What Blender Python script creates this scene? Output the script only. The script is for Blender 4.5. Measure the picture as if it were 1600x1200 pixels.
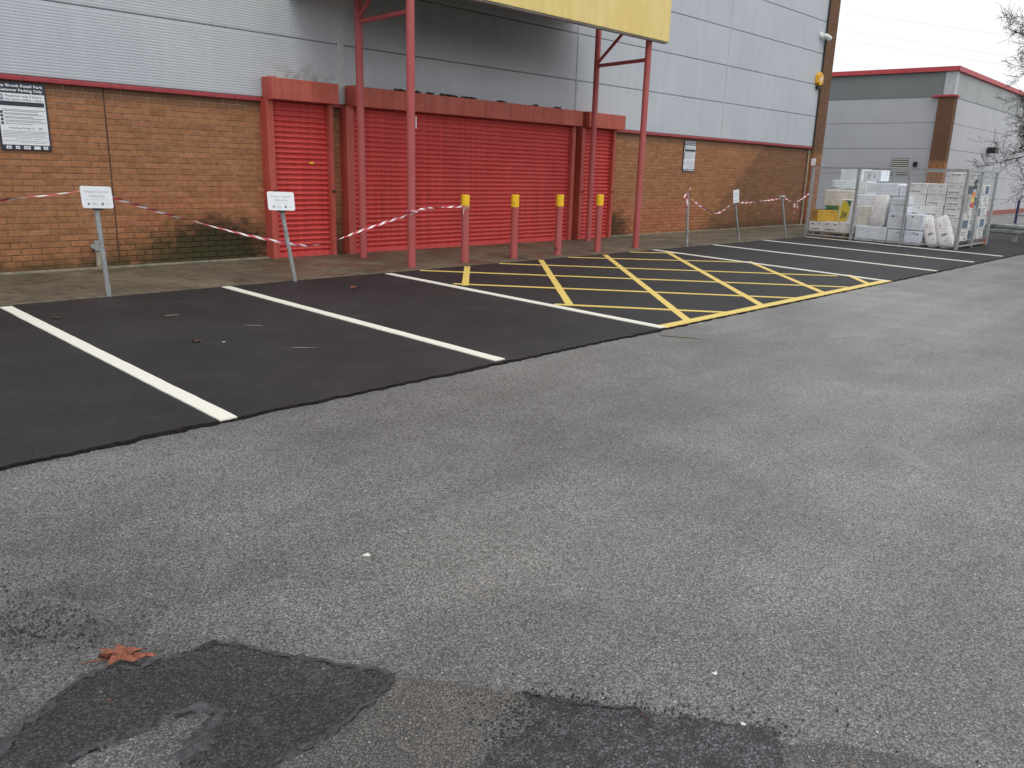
import bpy, math, random
from mathutils import Vector, Matrix, noise
random.seed(7)
R_ = math.radians
for o in list(bpy.data.objects): bpy.data.objects.remove(o)
scene = bpy.context.scene
COL = scene.collection

# ------------------------------------------------------------------ camera
FPX, PITCH, ROLL, YAW = 1246.8, 0.261507, 0.027538, 0.800463
CAM = Vector((0.0, -11.109, 1.3854))
Fw = Vector((math.sin(YAW)*math.cos(PITCH), math.cos(YAW)*math.cos(PITCH), -math.sin(PITCH)))
Rt0 = Vector((math.cos(YAW), -math.sin(YAW), 0)); Up0 = Rt0.cross(Fw)
Rt = Rt0*math.cos(ROLL)+Up0*math.sin(ROLL); Up = -Rt0*math.sin(ROLL)+Up0*math.cos(ROLL)
cd = bpy.data.cameras.new('camera'); cam = bpy.data.objects.new('camera', cd); COL.objects.link(cam)
cd.sensor_width = 36; cd.sensor_fit = 'HORIZONTAL'; cd.lens = FPX/1600*36; cd.clip_start = .05; cd.clip_end = 2000
M = Matrix((Rt, Up, -Fw)).transposed().to_4x4(); M.translation = CAM; cam.matrix_world = M
scene.camera = cam

# ------------------------------------------------------------------ world, sun, exposure
world = bpy.data.worlds.new('World'); scene.world = world; world.use_nodes = True
nt = world.node_tree; nt.nodes.clear()
SUN_EL, SUN_AZ = 55, 205          # azimuth measured clockwise from +y
sky = nt.nodes.new('ShaderNodeTexSky'); sky.sky_type = 'NISHITA'; sky.sun_disc = False
sky.sun_elevation = R_(SUN_EL); sky.sun_rotation = R_(SUN_AZ); sky.dust_density = 5; sky.air_density = 1.5
hs = nt.nodes.new('ShaderNodeHueSaturation'); hs.inputs['Saturation'].default_value = .22
mx = nt.nodes.new('ShaderNodeMix'); mx.data_type = 'RGBA'; mx.inputs['Factor'].default_value = .88
mx.inputs['B'].default_value = (11.2, 11.4, 11.7, 1)      # closed, even cloud cover
bg = nt.nodes.new('ShaderNodeBackground'); bg.inputs['Strength'].default_value = .1
ow = nt.nodes.new('ShaderNodeOutputWorld')
nt.links.new(sky.outputs[0], hs.inputs['Color']); nt.links.new(hs.outputs[0], mx.inputs['A'])
nt.links.new(mx.outputs['Result'], bg.inputs['Color']); nt.links.new(bg.outputs[0], ow.inputs[0])
sd = bpy.data.lights.new('sun', 'SUN'); sd.energy = .8; sd.angle = R_(35); sd.color = (1, .97, .93)
so = bpy.data.objects.new('sun', sd); COL.objects.link(so)
sdir = Vector((math.sin(R_(SUN_AZ))*math.cos(R_(SUN_EL)), math.cos(R_(SUN_AZ))*math.cos(R_(SUN_EL)), math.sin(R_(SUN_EL))))
so.rotation_euler = sdir.to_track_quat('Z', 'Y').to_euler(); so.location = (0, -10, 20)
vs = scene.view_settings; vs.view_transform = 'Standard'; vs.look = 'None'; vs.exposure = 0; vs.gamma = 1; vs.use_curve_mapping = False

# ------------------------------------------------------------------ pixel helpers (1600x1200 photo pixels)
def ray(u, v): return Fw*FPX + Rt*(u-800) - Up*(v-600)
def G(u, v, z=0.0):
    d = ray(u, v); return CAM + d*((z-CAM.z)/d.z)
def W(u, v, y=0.0):
    d = ray(u, v); return CAM + d*((y-CAM.y)/d.y)

# ------------------------------------------------------------------ mesh helpers
class MB:
    def __init__(s): s.v = []; s.f = []; s.uv = None
    def quad(s, a, b, c, d):
        n = len(s.v); s.v += [tuple(a), tuple(b), tuple(c), tuple(d)]; s.f.append((n, n+1, n+2, n+3))
    def poly(s, pts):
        n = len(s.v); s.v += [tuple(p) for p in pts]; s.f.append(tuple(range(n, n+len(pts))))
    def box(s, x0, x1, y0, y1, z0, z1, b=0.0):
        if b <= 0:
            n = len(s.v)
            s.v += [(x0,y0,z0),(x1,y0,z0),(x1,y1,z0),(x0,y1,z0),(x0,y0,z1),(x1,y0,z1),(x1,y1,z1),(x0,y1,z1)]
            s.f += [tuple(n+i for i in q) for q in ((0,3,2,1),(4,5,6,7),(0,1,5,4),(1,2,6,5),(2,3,7,6),(3,0,4,7))]
            return
        # box with chamfered edges
        n = len(s.v); X = (x0, x1); Y = (y0, y1); Z = (z0, z1); ix = {}
        for i in (0,1):
            for j in (0,1):
                for k in (0,1):
                    sx, sy, sz = (1,-1)[i]*b, (1,-1)[j]*b, (1,-1)[k]*b
                    for a, p in enumerate(((X[i],Y[j]+sy,Z[k]+sz),(X[i]+sx,Y[j],Z[k]+sz),(X[i]+sx,Y[j]+sy,Z[k]))):
                        ix[i,j,k,a] = len(s.v); s.v.append(p)
        F = []
        for i in (0,1): F.append([ix[i,0,0,0],ix[i,1,0,0],ix[i,1,1,0],ix[i,0,1,0]])
        for j in (0,1): F.append([ix[0,j,0,1],ix[1,j,0,1],ix[1,j,1,1],ix[0,j,1,1]])
        for k in (0,1): F.append([ix[0,0,k,2],ix[1,0,k,2],ix[1,1,k,2],ix[0,1,k,2]])
        for i in (0,1):
            for j in (0,1):
                F.append([ix[i,j,0,0],ix[i,j,1,0],ix[i,j,1,1],ix[i,j,0,1]])
            for k in (0,1):
                F.append([ix[i,0,k,0],ix[i,1,k,0],ix[i,1,k,2],ix[i,0,k,2]])
        for j in (0,1):
            for k in (0,1):
                F.append([ix[0,j,k,1],ix[1,j,k,1],ix[1,j,k,2],ix[0,j,k,2]])
        for i in (0,1):
            for j in (0,1):
                for k in (0,1): F.append([ix[i,j,k,0],ix[i,j,k,1],ix[i,j,k,2]])
        c = Vector(((x0+x1)/2,(y0+y1)/2,(z0+z1)/2))
        for q in F:
            P = [Vector(s.v[a]) for a in q]; nn = (P[1]-P[0]).cross(P[2]-P[0])
            if nn.dot(sum(P, Vector())/len(P)-c) < 0: q.reverse()
            s.f.append(tuple(q))
    def tube(s, pts, rad, n=10, cap=True):
        pts = [Vector(p) for p in pts]; rings = []; up = None
        for i, p in enumerate(pts):
            t = (pts[min(i+1, len(pts)-1)]-pts[max(i-1, 0)]).normalized()
            if up is None:
                up = Vector((0,0,1)) if abs(t.z) < .9 else Vector((1,0,0))
            a = t.cross(up).normalized(); up = a.cross(t).normalized()
            r = rad[i] if isinstance(rad, (list, tuple)) else rad
            k = len(s.v)
            for j in range(n):
                w = 2*math.pi*j/n; s.v.append(tuple(p+(a*math.cos(w)+up*math.sin(w))*r))
            rings.append(k)
        for q in range(len(rings)-1):
            for j in range(n):
                a, b = rings[q], rings[q+1]; j2 = (j+1) % n
                s.f.append((a+j, a+j2, b+j2, b+j))
        if cap:
            s.f.append(tuple(rings[0]+j for j in reversed(range(n)))); s.f.append(tuple(rings[-1]+j for j in range(n)))
    def mesh(s, name, smooth=False):
        m = bpy.data.meshes.new(name); m.from_pydata(s.v, [], s.f)
        if smooth:
            for p in m.polygons: p.use_smooth = True
        m.update(); return m
    def build(s, name, mat, parent=None, smooth=False, loc=None):
        return mk(name, s.mesh(name, smooth), mat, parent, loc)

def smooth_by_angle(me, deg=35):
    for p in me.polygons: p.use_smooth = True
    try: me.set_sharp_from_angle(angle=R_(deg))
    except Exception: pass

def mk(name, me, mat, parent=None, loc=None):
    if mat is not None and not me.materials: me.materials.append(mat)
    o = bpy.data.objects.new(name, me); COL.objects.link(o)
    if parent is not None: o.parent = parent
    if loc is not None: o.location = loc
    return o
def tag(o, label=None, cat=None, group=None, kind=None):
    if label: o['label'] = label
    if cat: o['category'] = cat
    if group: o['group'] = group
    if kind: o['kind'] = kind
    return o
def empty(name, loc=(0,0,0), label=None, cat=None, group=None, rz=0.0):
    o = bpy.data.objects.new(name, None); COL.objects.link(o); o.location = loc; o.rotation_euler = (0,0,rz)
    o.empty_display_size = .1
    return tag(o, label, cat, group)
def text_mesh(s, size, bold=0.0):
    c = bpy.data.curves.new('t', 'FONT'); c.body = s; c.size = size; c.offset = bold; c.resolution_u = 2
    o = bpy.data.objects.new('t', c); COL.objects.link(o)
    dg = bpy.context.evaluated_depsgraph_get(); me = bpy.data.meshes.new_from_object(o.evaluated_get(dg))
    bpy.data.objects.remove(o); bpy.data.curves.remove(c)
    me.materials.clear(); return me

# ------------------------------------------------------------------ material helpers
class NT:
    def __init__(s, name):
        s.m = bpy.data.materials.new(name); s.m.use_nodes = True; s.t = s.m.node_tree
        s.b = s.t.nodes['Principled BSDF']; s.out = s.t.nodes['Material Output']
        g = s.t.nodes.new('ShaderNodeNewGeometry'); s.pos = g.outputs['Position']
    def n(s, typ, **kw):
        nd = s.t.nodes.new(typ)
        for k, v in kw.items(): setattr(nd, k, v)
        return nd
    def link(s, a, b): s.t.links.new(a, b)
    def put(s, sock, v):
        if isinstance(v, bpy.types.NodeSocket): s.link(v, sock)
        elif isinstance(v, (tuple, list)) and len(v) == 3 and sock.type == 'RGBA': sock.default_value = (*v, 1)
        else: sock.default_value = v
    def math(s, op, a, b=0.0, c=0.0, clamp=False):
        nd = s.n('ShaderNodeMath', operation=op, use_clamp=clamp)
        for i, v in enumerate((a, b, c)): s.put(nd.inputs[i], v)
        return nd.outputs[0]
    def sep(s, v=None):
        nd = s.n('ShaderNodeSeparateXYZ'); s.put(nd.inputs[0], v or s.pos); return nd.outputs
    def comb(s, x, y, z):
        nd = s.n('ShaderNodeCombineXYZ')
        for i, v in enumerate((x, y, z)): s.put(nd.inputs[i], v)
        return nd.outputs[0]
    def vscale(s, v, sc):
        nd = s.n('ShaderNodeVectorMath', operation='MULTIPLY'); s.put(nd.inputs[0], v); nd.inputs[1].default_value = sc; return nd.outputs[0]
    def noise(s, scale, detail=3, rough=.55, vec=None, dist=0.0, col=False):
        nd = s.n('ShaderNodeTexNoise'); nd.inputs['Scale'].default_value = scale; nd.inputs['Detail'].default_value = detail
        nd.inputs['Roughness'].default_value = rough; nd.inputs['Distortion'].default_value = dist
        s.link(vec or s.pos, nd.inputs['Vector']); return nd.outputs['Color' if col else 'Fac']
    def vor(s, scale, feature='F1', vec=None, rnd=1.0):
        nd = s.n('ShaderNodeTexVoronoi', feature=feature); nd.inputs['Scale'].default_value = scale; nd.inputs['Randomness'].default_value = rnd
        s.link(vec or s.pos, nd.inputs['Vector']); return nd.outputs
    def white(s, vec):
        nd = s.n('ShaderNodeTexWhiteNoise', noise_dimensions='3D'); s.link(vec, nd.inputs['Vector']); return nd.outputs
    def ramp(s, fac, stops, interp='LINEAR'):
        nd = s.n('ShaderNodeValToRGB'); s.link(fac, nd.inputs[0]); r = nd.color_ramp; r.interpolation = interp
        while len(r.elements) < len(stops): r.elements.new(.5)
        for e, (p, c) in zip(r.elements, stops):
            e.position = p; e.color = (c, c, c, 1) if not isinstance(c, (tuple, list)) else (*c, 1)
        return nd.outputs[0]
    def rng(s, v, a, b, c=0.0, d=1.0, smooth=True):
        nd = s.n('ShaderNodeMapRange', interpolation_type='SMOOTHSTEP' if smooth else 'LINEAR')
        for i, q in enumerate((v, a, b, c, d)): s.put(nd.inputs[i], q)
        return nd.outputs[0]
    def mix(s, f, a, b, mode='MIX'):
        nd = s.n('ShaderNodeMix', data_type='RGBA', blend_type=mode)
        s.put(nd.inputs['Factor'], f); s.put(nd.inputs['A'], a); s.put(nd.inputs['B'], b); return nd.outputs['Result']
    def mul(s, col, fac):
        return s.mix(1.0, col, s.comb(fac, fac, fac) if isinstance(fac, bpy.types.NodeSocket) else (fac, fac, fac), 'MULTIPLY')
    def bump(s, h, dist=.01, strength=1.0):
        nd = s.n('ShaderNodeBump'); nd.inputs['Distance'].default_value = dist; nd.inputs['Strength'].default_value = strength
        s.link(h, nd.inputs['Height']); s.link(nd.outputs[0], s.b.inputs['Normal'])
    def fin(s, col, rough=.6, metal=0.0, spec=.5):
        s.put(s.b.inputs['Base Color'], col); s.put(s.b.inputs['Roughness'], rough); s.put(s.b.inputs['Metallic'], metal)
        s.put(s.b.inputs['Specular IOR Level'], spec); return s.m

def asphalt(name, lo, hi, scale=125., tint=(1,1,1), chips=.03, chipcol=(.5,.48,.44), rough=.72, bump=.003, stain=.35, brown=.0, big=True):
    k = NT(name); v = k.vor(scale); cell = v['Color']; sx = k.sep(cell)
    g0 = k.ramp(sx[0], [(0, lo), (.55, (lo+hi)/2), (.9, hi), (1, hi*1.25)])
    fine = k.noise(scale*2.3, 2, .6)
    g = k.mul(g0, k.rng(fine, .25, .75, .72, 1.28))
    crev = k.rng(v['Distance'], .38, .72, 1.0, .3)           # dark gaps between stones
    g = k.mul(g, crev)
    g = k.mix(1.0, g, tint, 'MULTIPLY')
    # pale stone chips
    v2 = k.vor(scale*.42); c2 = k.sep(v2['Color'])
    chip = k.math('MULTIPLY', k.rng(c2[1], 1-chips, 1-chips*.6), k.rng(v2['Distance'], .16, .26, 1, 0))
    g = k.mix(chip, g, chipcol)
    if big:
        n1 = k.noise(.55, 5, .6, dist=.6); n2 = k.noise(2.7, 4, .6); n3 = k.noise(.23, 3, .5)
        g = k.mul(g, k.rng(n1, .3, .72, 1-stain, 1+stain*.75))
        g = k.mul(g, k.rng(n2, .3, .7, 1-stain*.35, 1+stain*.3))
        if brown: g = k.mix(k.math('MULTIPLY', k.rng(n3, .5, .66), k.rng(n2, .35, .65, 0, brown)), g, k.mix(1.0, g, (1.12, .93, .82), 'MULTIPLY'))
    h = k.math('ADD', k.math('MULTIPLY', k.rng(v['Distance'], .1, .75, 1, 0), k.math('ADD', k.math('MULTIPLY', sx[2], .6), .5)), k.math('MULTIPLY', fine, .3))
    k.bump(h, bump, 1.0)
    return k, g, h

def film(k, w, rough):
    'thin film of damp on top of the stones'
    k.put(k.b.inputs['Coat Weight'], w); k.b.inputs['Coat Roughness'].default_value = rough; k.b.inputs['Coat IOR'].default_value = 1.38
def mat_ground():
    k, g, h = asphalt('old_asphalt', .155, .315, 148, (1,1,.98), .045, (.62,.61,.57), brown=.3, stain=.24)
    x, y, z = k.sep()
    # oily, dirtier wheel area close to the repaired patches
    d = k.math('SQRT', k.math('ADD', k.math('POWER', k.math('SUBTRACT', x, .3), 2), k.math('POWER', k.math('ADD', y, 8.75), 2)))
    dirt_or_shade = k.math('MULTIPLY', k.rng(d, .1, 1.5, 1, 0), k.rng(k.noise(5, 5, .65), .38, .62))
    g = k.mix(k.math('MULTIPLY', dirt_or_shade, .72), g, k.mul(g, .42))
    # faint tyre-rubbed streaks running along the lane
    sk = k.noise(1, 5, .6, vec=k.vscale(k.pos, (.16, 2.1, 1)), dist=.4); g = k.mul(g, k.rng(sk, .34, .66, .88, 1.07))
    oil = k.vor(.9); oc = k.sep(oil['Color']); spot = k.math('MULTIPLY', k.rng(k.math('ADD', oil['Distance'], k.math('MULTIPLY', k.noise(9, 4, .6), .12)), .1, .22, 1, 0), k.rng(oc[0], .55, .75)); g = k.mix(k.math('MULTIPLY', spot, .3), g, k.mul(g, .5))
    # chalky dried marks
    ch = k.math('MULTIPLY', k.rng(k.noise(1.1, 4, .6, dist=1.2), .62, .72), k.rng(x, 3, 6))
    g = k.mix(k.math('MULTIPLY', ch, .35), g, (.34, .34, .335))
    skylit = k.math('MULTIPLY', k.rng(k.math('ADD', k.math('ADD', x, k.math('MULTIPLY', y, -.25)), k.math('MULTIPLY', k.noise(.5, 4, .6), 4)), 5, 15), .5)  # sky's sheen painted into the base colour, paler towards the far right
    g = k.mix(skylit, g, k.mul(g, 1.55))
    near = k.rng(k.math('ADD', k.math('SUBTRACT', x, k.math('MULTIPLY', y, -.55)), k.noise(1.3, 3, .6)), -4.4, -1.2, .42, 0)
    g = k.mix(near, g, k.mul(g, .5))
    film(k, k.rng(k.noise(.45, 4, .6, dist=.7), .35, .65, .22, .5), .3)
    return k.fin(g, .55, spec=.5)
def mat_tarmac():
    k, g, h = asphalt('fresh_tarmac', .015, .034, 170, (.97,.96,1.1), .006, (.16,.15,.14), bump=.002, stain=.3)
    n = k.noise(.9, 4, .6, dist=.8)
    g = k.mix(k.math('MULTIPLY', k.rng(n, .52, .7), .25), g, (.05, .036, .036))
    dust = k.noise(2.2, 5, .65); g = k.mix(k.math('MULTIPLY', k.rng(dust, .5, .75), .3), g, (.06, .058, .06))
    film(k, .12, .4); return k.fin(g, .66, spec=.36)
def mat_patch():
    k, g, h = asphalt('coarse_patch', .03, .11, 120, (1,.99,.95), .01, (.3,.28,.24), bump=.006, stain=.45)
    n = k.noise(9, 4, .6); g = k.mix(k.math('MULTIPLY', k.rng(n, .55, .7), .5), g, (.09, .08, .068))
    return k.fin(g, .6)
def mat_patch_old():
    k, g, h = asphalt('fine_patch', .085, .2, 190, (1.05,.99,.93), .05, bump=.0025, stain=.22, brown=.6)
    return k.fin(g, .68)
def mat_patch_loose():
    k, g, h = asphalt('loose_patch', .06, .2, 125, (.95,.98,1.03), .04, bump=.007, stain=.25)
    n = k.noise(16, 6, .75); g = k.mix(k.math('MULTIPLY', k.rng(n, .44, .6), .72), g, (.022, .022, .026))
    return k.fin(g, .55)
def mat_bitumen():
    k = NT('bitumen'); n = k.noise(22, 5, .65, dist=1.5); n2 = k.noise(160, 3, .7)
    g = k.ramp(n, [(.3, (.022,.022,.025)), (.55, (.05,.051,.056)), (.8, (.1,.1,.105))])
    g = k.mul(g, k.rng(n2, .3, .7, .65, 1.3)); k.bump(k.math('ADD', n, k.math('MULTIPLY', n2, .35)), .012, .8)
    return k.fin(g, .42)
def mat_paint_line(name, col, wear=.25):
    k = NT(name); n = k.noise(30, 5, .7); n2 = k.noise(260, 2, .6)
    g = k.mix(k.math('MULTIPLY', k.rng(n, .55, .8), wear), col, tuple(c*.62 for c in col))
    g = k.mul(g, k.rng(n2, .25, .75, .9, 1.06)); k.bump(n2, .0012, .7); return k.fin(g, .55)
def mat_slab():
    k = NT('paving_concrete'); n = k.noise(1.3, 5, .62, dist=.5); n2 = k.noise(9, 5, .65); n3 = k.noise(90, 3, .6)
    x, y, z = k.sep()
    ob = k.n('ShaderNodeObjectInfo').outputs['Random']
    g = k.ramp(n, [(.28, (.075,.06,.037)), (.5, (.125,.103,.068)), (.75, (.175,.147,.103))])
    g = k.mul(g, k.rng(ob, 0, 1, .82, 1.16, False)); g = k.mul(g, k.rng(n2, .3, .7, .72, 1.25)); g = k.mul(g, k.rng(n3, .3, .7, .88, 1.12))
    red = k.math('MULTIPLY', k.rng(x, 4.8, 6.0), k.rng(x, 13.5, 11.5)); red = k.math('MULTIPLY', red, k.rng(k.noise(1.7, 5, .65), .45, .68))
    g = k.mix(k.math('MULTIPLY', red, .75), g, (.15, .06, .038))
    wet = k.noise(2.1, 4, .6, vec=k.vscale(k.pos, (1, 2.4, 1)))
    g = k.mix(k.math('MULTIPLY', k.rng(wet, .58, .68), .6), g, k.mul(g, .38))
    moss = k.math('MULTIPLY', k.rng(y, -.3, -.02), k.rng(n2, .35, .6)); g = k.mix(k.math('MULTIPLY', moss, .55), g, (.11, .115, .055))
    k.bump(k.math('ADD', n3, n2), .002, .6)
    return k.fin(g, .62)
def mat_brick():
    k = NT('brick'); x, y, z = k.sep()
    row = k.math('FLOOR', k.math('DIVIDE', z, .075)); odd = k.math('MODULO', row, 2)
    colm = k.math('FLOOR', k.math('DIVIDE', k.math('SUBTRACT', x, k.math('MULTIPLY', odd, .1125)), .225))
    colm2 = k.math('FLOOR', k.math('DIVIDE', y, .1125))
    w = k.white(k.comb(row, colm, colm2)); r = k.sep(w['Color'])
    g = k.ramp(r[0], [(0, (.3,.135,.063)), (.3, (.345,.158,.073)), (.6, (.37,.17,.08)), (.85, (.39,.176,.095)), (1, (.315,.135,.07))])
    g = k.mul(g, k.rng(r[1], 0, 1, .93, 1.07, False))
    n = k.noise(14, 5, .65); nf = k.noise(120, 4, .7); nl = k.noise(.8, 4, .55)
    g = k.mul(g, k.rng(n, .3, .7, .84, 1.14)); g = k.mul(g, k.rng(nf, .3, .7, .84, 1.16)); 
    # broad colour drift: browner, paler and pinker areas
    g = k.mix(k.rng(nl, .4, .65, 0, .35), g, k.mix(1.0, g, (.86, .92, .98), 'MULTIPLY'))
    pink = k.math('MULTIPLY', k.math('MULTIPLY', k.rng(z, .95, .55), k.rng(x, 13.8, 14.6)), k.rng(x, 19.5, 16.5))
    pink = k.math('ADD', pink, k.math('MULTIPLY', k.math('MULTIPLY', k.rng(z, 1.3, .8), k.rng(x, 3.9, 4.05)), k.rng(x, 6.2, 5.6, 0, .5)))
    g = k.mix(k.math('MULTIPLY', pink, .55), g, k.mix(1.0, g, (1.28, .92, .92), 'MULTIPLY'))
    # darker strip under the flashing
    g = k.mix(k.math('MULTIPLY', k.rng(z, 2.02, 2.22), k.rng(n, .2, .6, .45, .8)), g, (.105, .066, .045))
    # damp brickwork beyond the slanting edge of the repointed area
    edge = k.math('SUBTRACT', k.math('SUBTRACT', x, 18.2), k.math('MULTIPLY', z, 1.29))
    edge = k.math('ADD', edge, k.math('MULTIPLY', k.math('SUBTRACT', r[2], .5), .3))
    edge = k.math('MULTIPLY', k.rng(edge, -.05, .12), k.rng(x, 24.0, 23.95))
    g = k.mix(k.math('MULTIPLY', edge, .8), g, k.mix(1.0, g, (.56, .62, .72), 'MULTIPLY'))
    # black-green algae
    def blob(cx, cz, rx, rz, amt):
        d = k.math('ADD', k.math('POWER', k.math('DIVIDE', k.math('SUBTRACT', x, cx), rx), 2), k.math('POWER', k.math('DIVIDE', k.math('SUBTRACT', z, cz), rz), 2))
        d = k.math('ADD', d, k.math('MULTIPLY', k.math('SUBTRACT', k.noise(5.5, 6, .7), .5), 3.0))
        d = k.math('ADD', d, k.math('MULTIPLY', k.math('SUBTRACT', r[1], .5), .2))
        return k.rng(d, .05, 2.0, amt, 0)
    for a, c in ((blob(5.3, .16, .85, .46, 1.0), (.02,.018,.01)), (blob(4.7, .05, 1.05, .4, .62), (.075,.062,.026)), (blob(14.45, .12, .62, .42, .82), (.035,.028,.016)), (blob(21.5, 0, 3, .2, .6), (.05,.035,.02)), (blob(7.3, .0, .5, .6, .7), (.04,.03,.02)), (blob(3.2, -.06, 1.6, .2, .75), (.045,.04,.018))):
        g = k.mix(a, g, c)
    k.bump(k.math('ADD', n, k.math('MULTIPLY', nf, .6)), .004, .7)
    return k.fin(g, .85, spec=.25)
def mat_mortar():
    k = NT('mortar'); x, y, z = k.sep(); n = k.noise(3.5, 5, .65); nf = k.noise(80, 3, .6)
    g = k.ramp(n, [(.36, (.2,.115,.068)), (.52, (.31,.19,.115)), (.66, (.46,.33,.22))])
    lo = k.math('MULTIPLY', k.rng(z, .75, .1), k.rng(n, .2, .7, 1, .7)); g = k.mix(k.math('MULTIPLY', lo, .7), g, (.06,.042,.026))
    top = k.math('MULTIPLY', k.rng(z, 1.5, 2.05, 0, .35), k.rng(x, 3.9, 3.98, 1, .55)); g = k.mix(top, g, (.46,.34,.24))
    def blob(cx, cz, rx, rz, amt):
        d = k.math('ADD', k.math('POWER', k.math('DIVIDE', k.math('SUBTRACT', x, cx), rx), 2), k.math('POWER', k.math('DIVIDE', k.math('SUBTRACT', z, cz), rz), 2))
        return k.rng(k.math('ADD', d, k.math('MULTIPLY', k.math('SUBTRACT', k.noise(5.5, 6, .7), .5), 3.0)), .2, 2.2, amt, 0)
    for a in (blob(5.3, .16, .8, .4, 1), blob(4.7, .05, 1.05, .4, .6), blob(14.45, .12, .62, .42, .9)): g = k.mix(a, g, (.022,.02,.011))
    g = k.mul(g, k.rng(nf, .3, .7, .8, 1.2)); return k.fin(g, .92, spec=.2)
def mat_cladding():
    k = NT('cladding_grey'); x, y, z = k.sep()
    st = k.noise(1, 5, .6, vec=k.vscale(k.pos, (5, 1, .25))); n = k.noise(.6, 4, .55)
    g = k.mix(k.rng(n, .35, .65), (.475,.515,.56), (.515,.555,.595))
    g = k.mul(g, k.rng(st, .35, .7, .965, 1.02))
    # grime and algae above the shutter boxes
    a = k.math('MULTIPLY', k.math('MULTIPLY', k.rng(x, 6.0, 6.6), k.rng(x, 7.45, 7.2)), k.rng(z, 2.95, 2.56)); a = k.math('MULTIPLY', a, k.rng(k.noise(7, 4, .6), .4, .7))
    g = k.mix(k.math('MULTIPLY', a, .55), g, (.13,.15,.07))
    dirt_or_shade = k.math('MULTIPLY', k.math('MULTIPLY', k.rng(x, 7.4, 7.9), k.rng(x, 12.9, 11.9)), k.rng(z, 2.75, 3.7))  # real grime with the canopy's shade painted in, darker upwards
    dirt_or_shade = k.math('MULTIPLY', dirt_or_shade, k.rng(st, .25, .65, .8, 1.0)); g = k.mix(k.math('MULTIPLY', dirt_or_shade, .66), g, (.12,.13,.13))
    k.bump(k.noise(.9, 2, .4), .02, .12)
    return k.fin(g, .42, spec=.4)
def mat_red(name, col, fade=.3, rough=.5, streak=True, chip=0.0):
    k = NT(name); n = k.noise(2.2, 5, .6); nf = k.noise(60, 3, .6)
    st = k.noise(1, 4, .6, vec=k.vscale(k.pos, (16, 16, .5)))
    g = k.mix(k.rng(n, .35, .7, 0, fade), col, (col[0]*1.12+.03, col[1]+.055, col[2]+.05))
    if streak: g = k.mul(g, k.rng(st, .35, .65, .84, 1.06))
    g = k.mul(g, k.rng(nf, .3, .7, .93, 1.06))
    if chip:
        x, y, z = k.sep(); c = k.math('MULTIPLY', k.rng(k.noise(26, 4, .65), .62, .68), k.rng(z, .6, .0, 0, chip)); g = k.mix(c, g, (.16,.1,.09))
    k.bump(nf, .0008, .5); return k.fin(g, rough, spec=.4)
def mat_plain(name, col, rough=.5, metal=0.0, var=.12, scale=20, spec=.5):
    k = NT(name); n = k.noise(scale, 4, .6); g = k.mul(col, k.rng(n, .3, .7, 1-var, 1+var)); k.bump(n, .001, .3); return k.fin(g, rough, metal, spec)
def mat_fascia():
    k = NT('faded_yellow'); st = k.noise(1, 5, .65, vec=k.vscale(k.pos, (7, 7, .35))); n = k.noise(1.5, 4, .6)
    x, y, z = k.sep()
    g = k.mix(k.rng(n, .35, .65), (.79,.61,.21), (.83,.66,.26)); g = k.mul(g, k.rng(st, .35, .75, 1.02, .93))
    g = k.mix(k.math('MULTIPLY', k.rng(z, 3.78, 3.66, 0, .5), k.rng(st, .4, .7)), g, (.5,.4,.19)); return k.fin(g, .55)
def mat_galv():
    k = NT('galvanised'); v = k.vor(45); n = k.noise(6, 4, .6); s = k.sep(v['Color'])
    g = k.ramp(s[0], [(0, (.34,.36,.37)), (1, (.48,.5,.51))]); g = k.mul(g, k.rng(n, .3, .7, .82, 1.08)); return k.fin(g, .5, .35)
def mat_tape():
    k = NT('barrier_tape'); uv = k.n('ShaderNodeUVMap'); s = k.sep(uv.outputs[0])
    f = k.math('FRACT', k.math('ADD', k.math('MULTIPLY', s[0], 5.2), k.math('MULTIPLY', s[1], .45)))
    m = k.math('GREATER_THAN', f, .56); n = k.noise(40, 3, .6)
    g = k.mix(m, (.55,.075,.105), (.86,.83,.83)); g = k.mul(g, k.rng(n, .3, .7, .88, 1.08))
    k.put(k.b.inputs['Subsurface Weight'], 0.0); return k.fin(g, .38)
def mat_leaf(name, col):
    k = NT(name); n = k.noise(90, 4, .6); g = k.mix(k.rng(n, .3, .7), tuple(c*.55 for c in col), tuple(c*1.25 for c in col)); k.bump(n, .003, .8); return k.fin(g, .7)
def mat_speckle(name, a, b, scale=60):
    k = NT(name); n = k.noise(scale, 4, .65); n2 = k.noise(3, 3, .6)
    g = k.mix(k.rng(n, .4, .62), a, b); g = k.mul(g, k.rng(n2, .3, .7, .88, 1.06)); return k.fin(g, .45)

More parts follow.
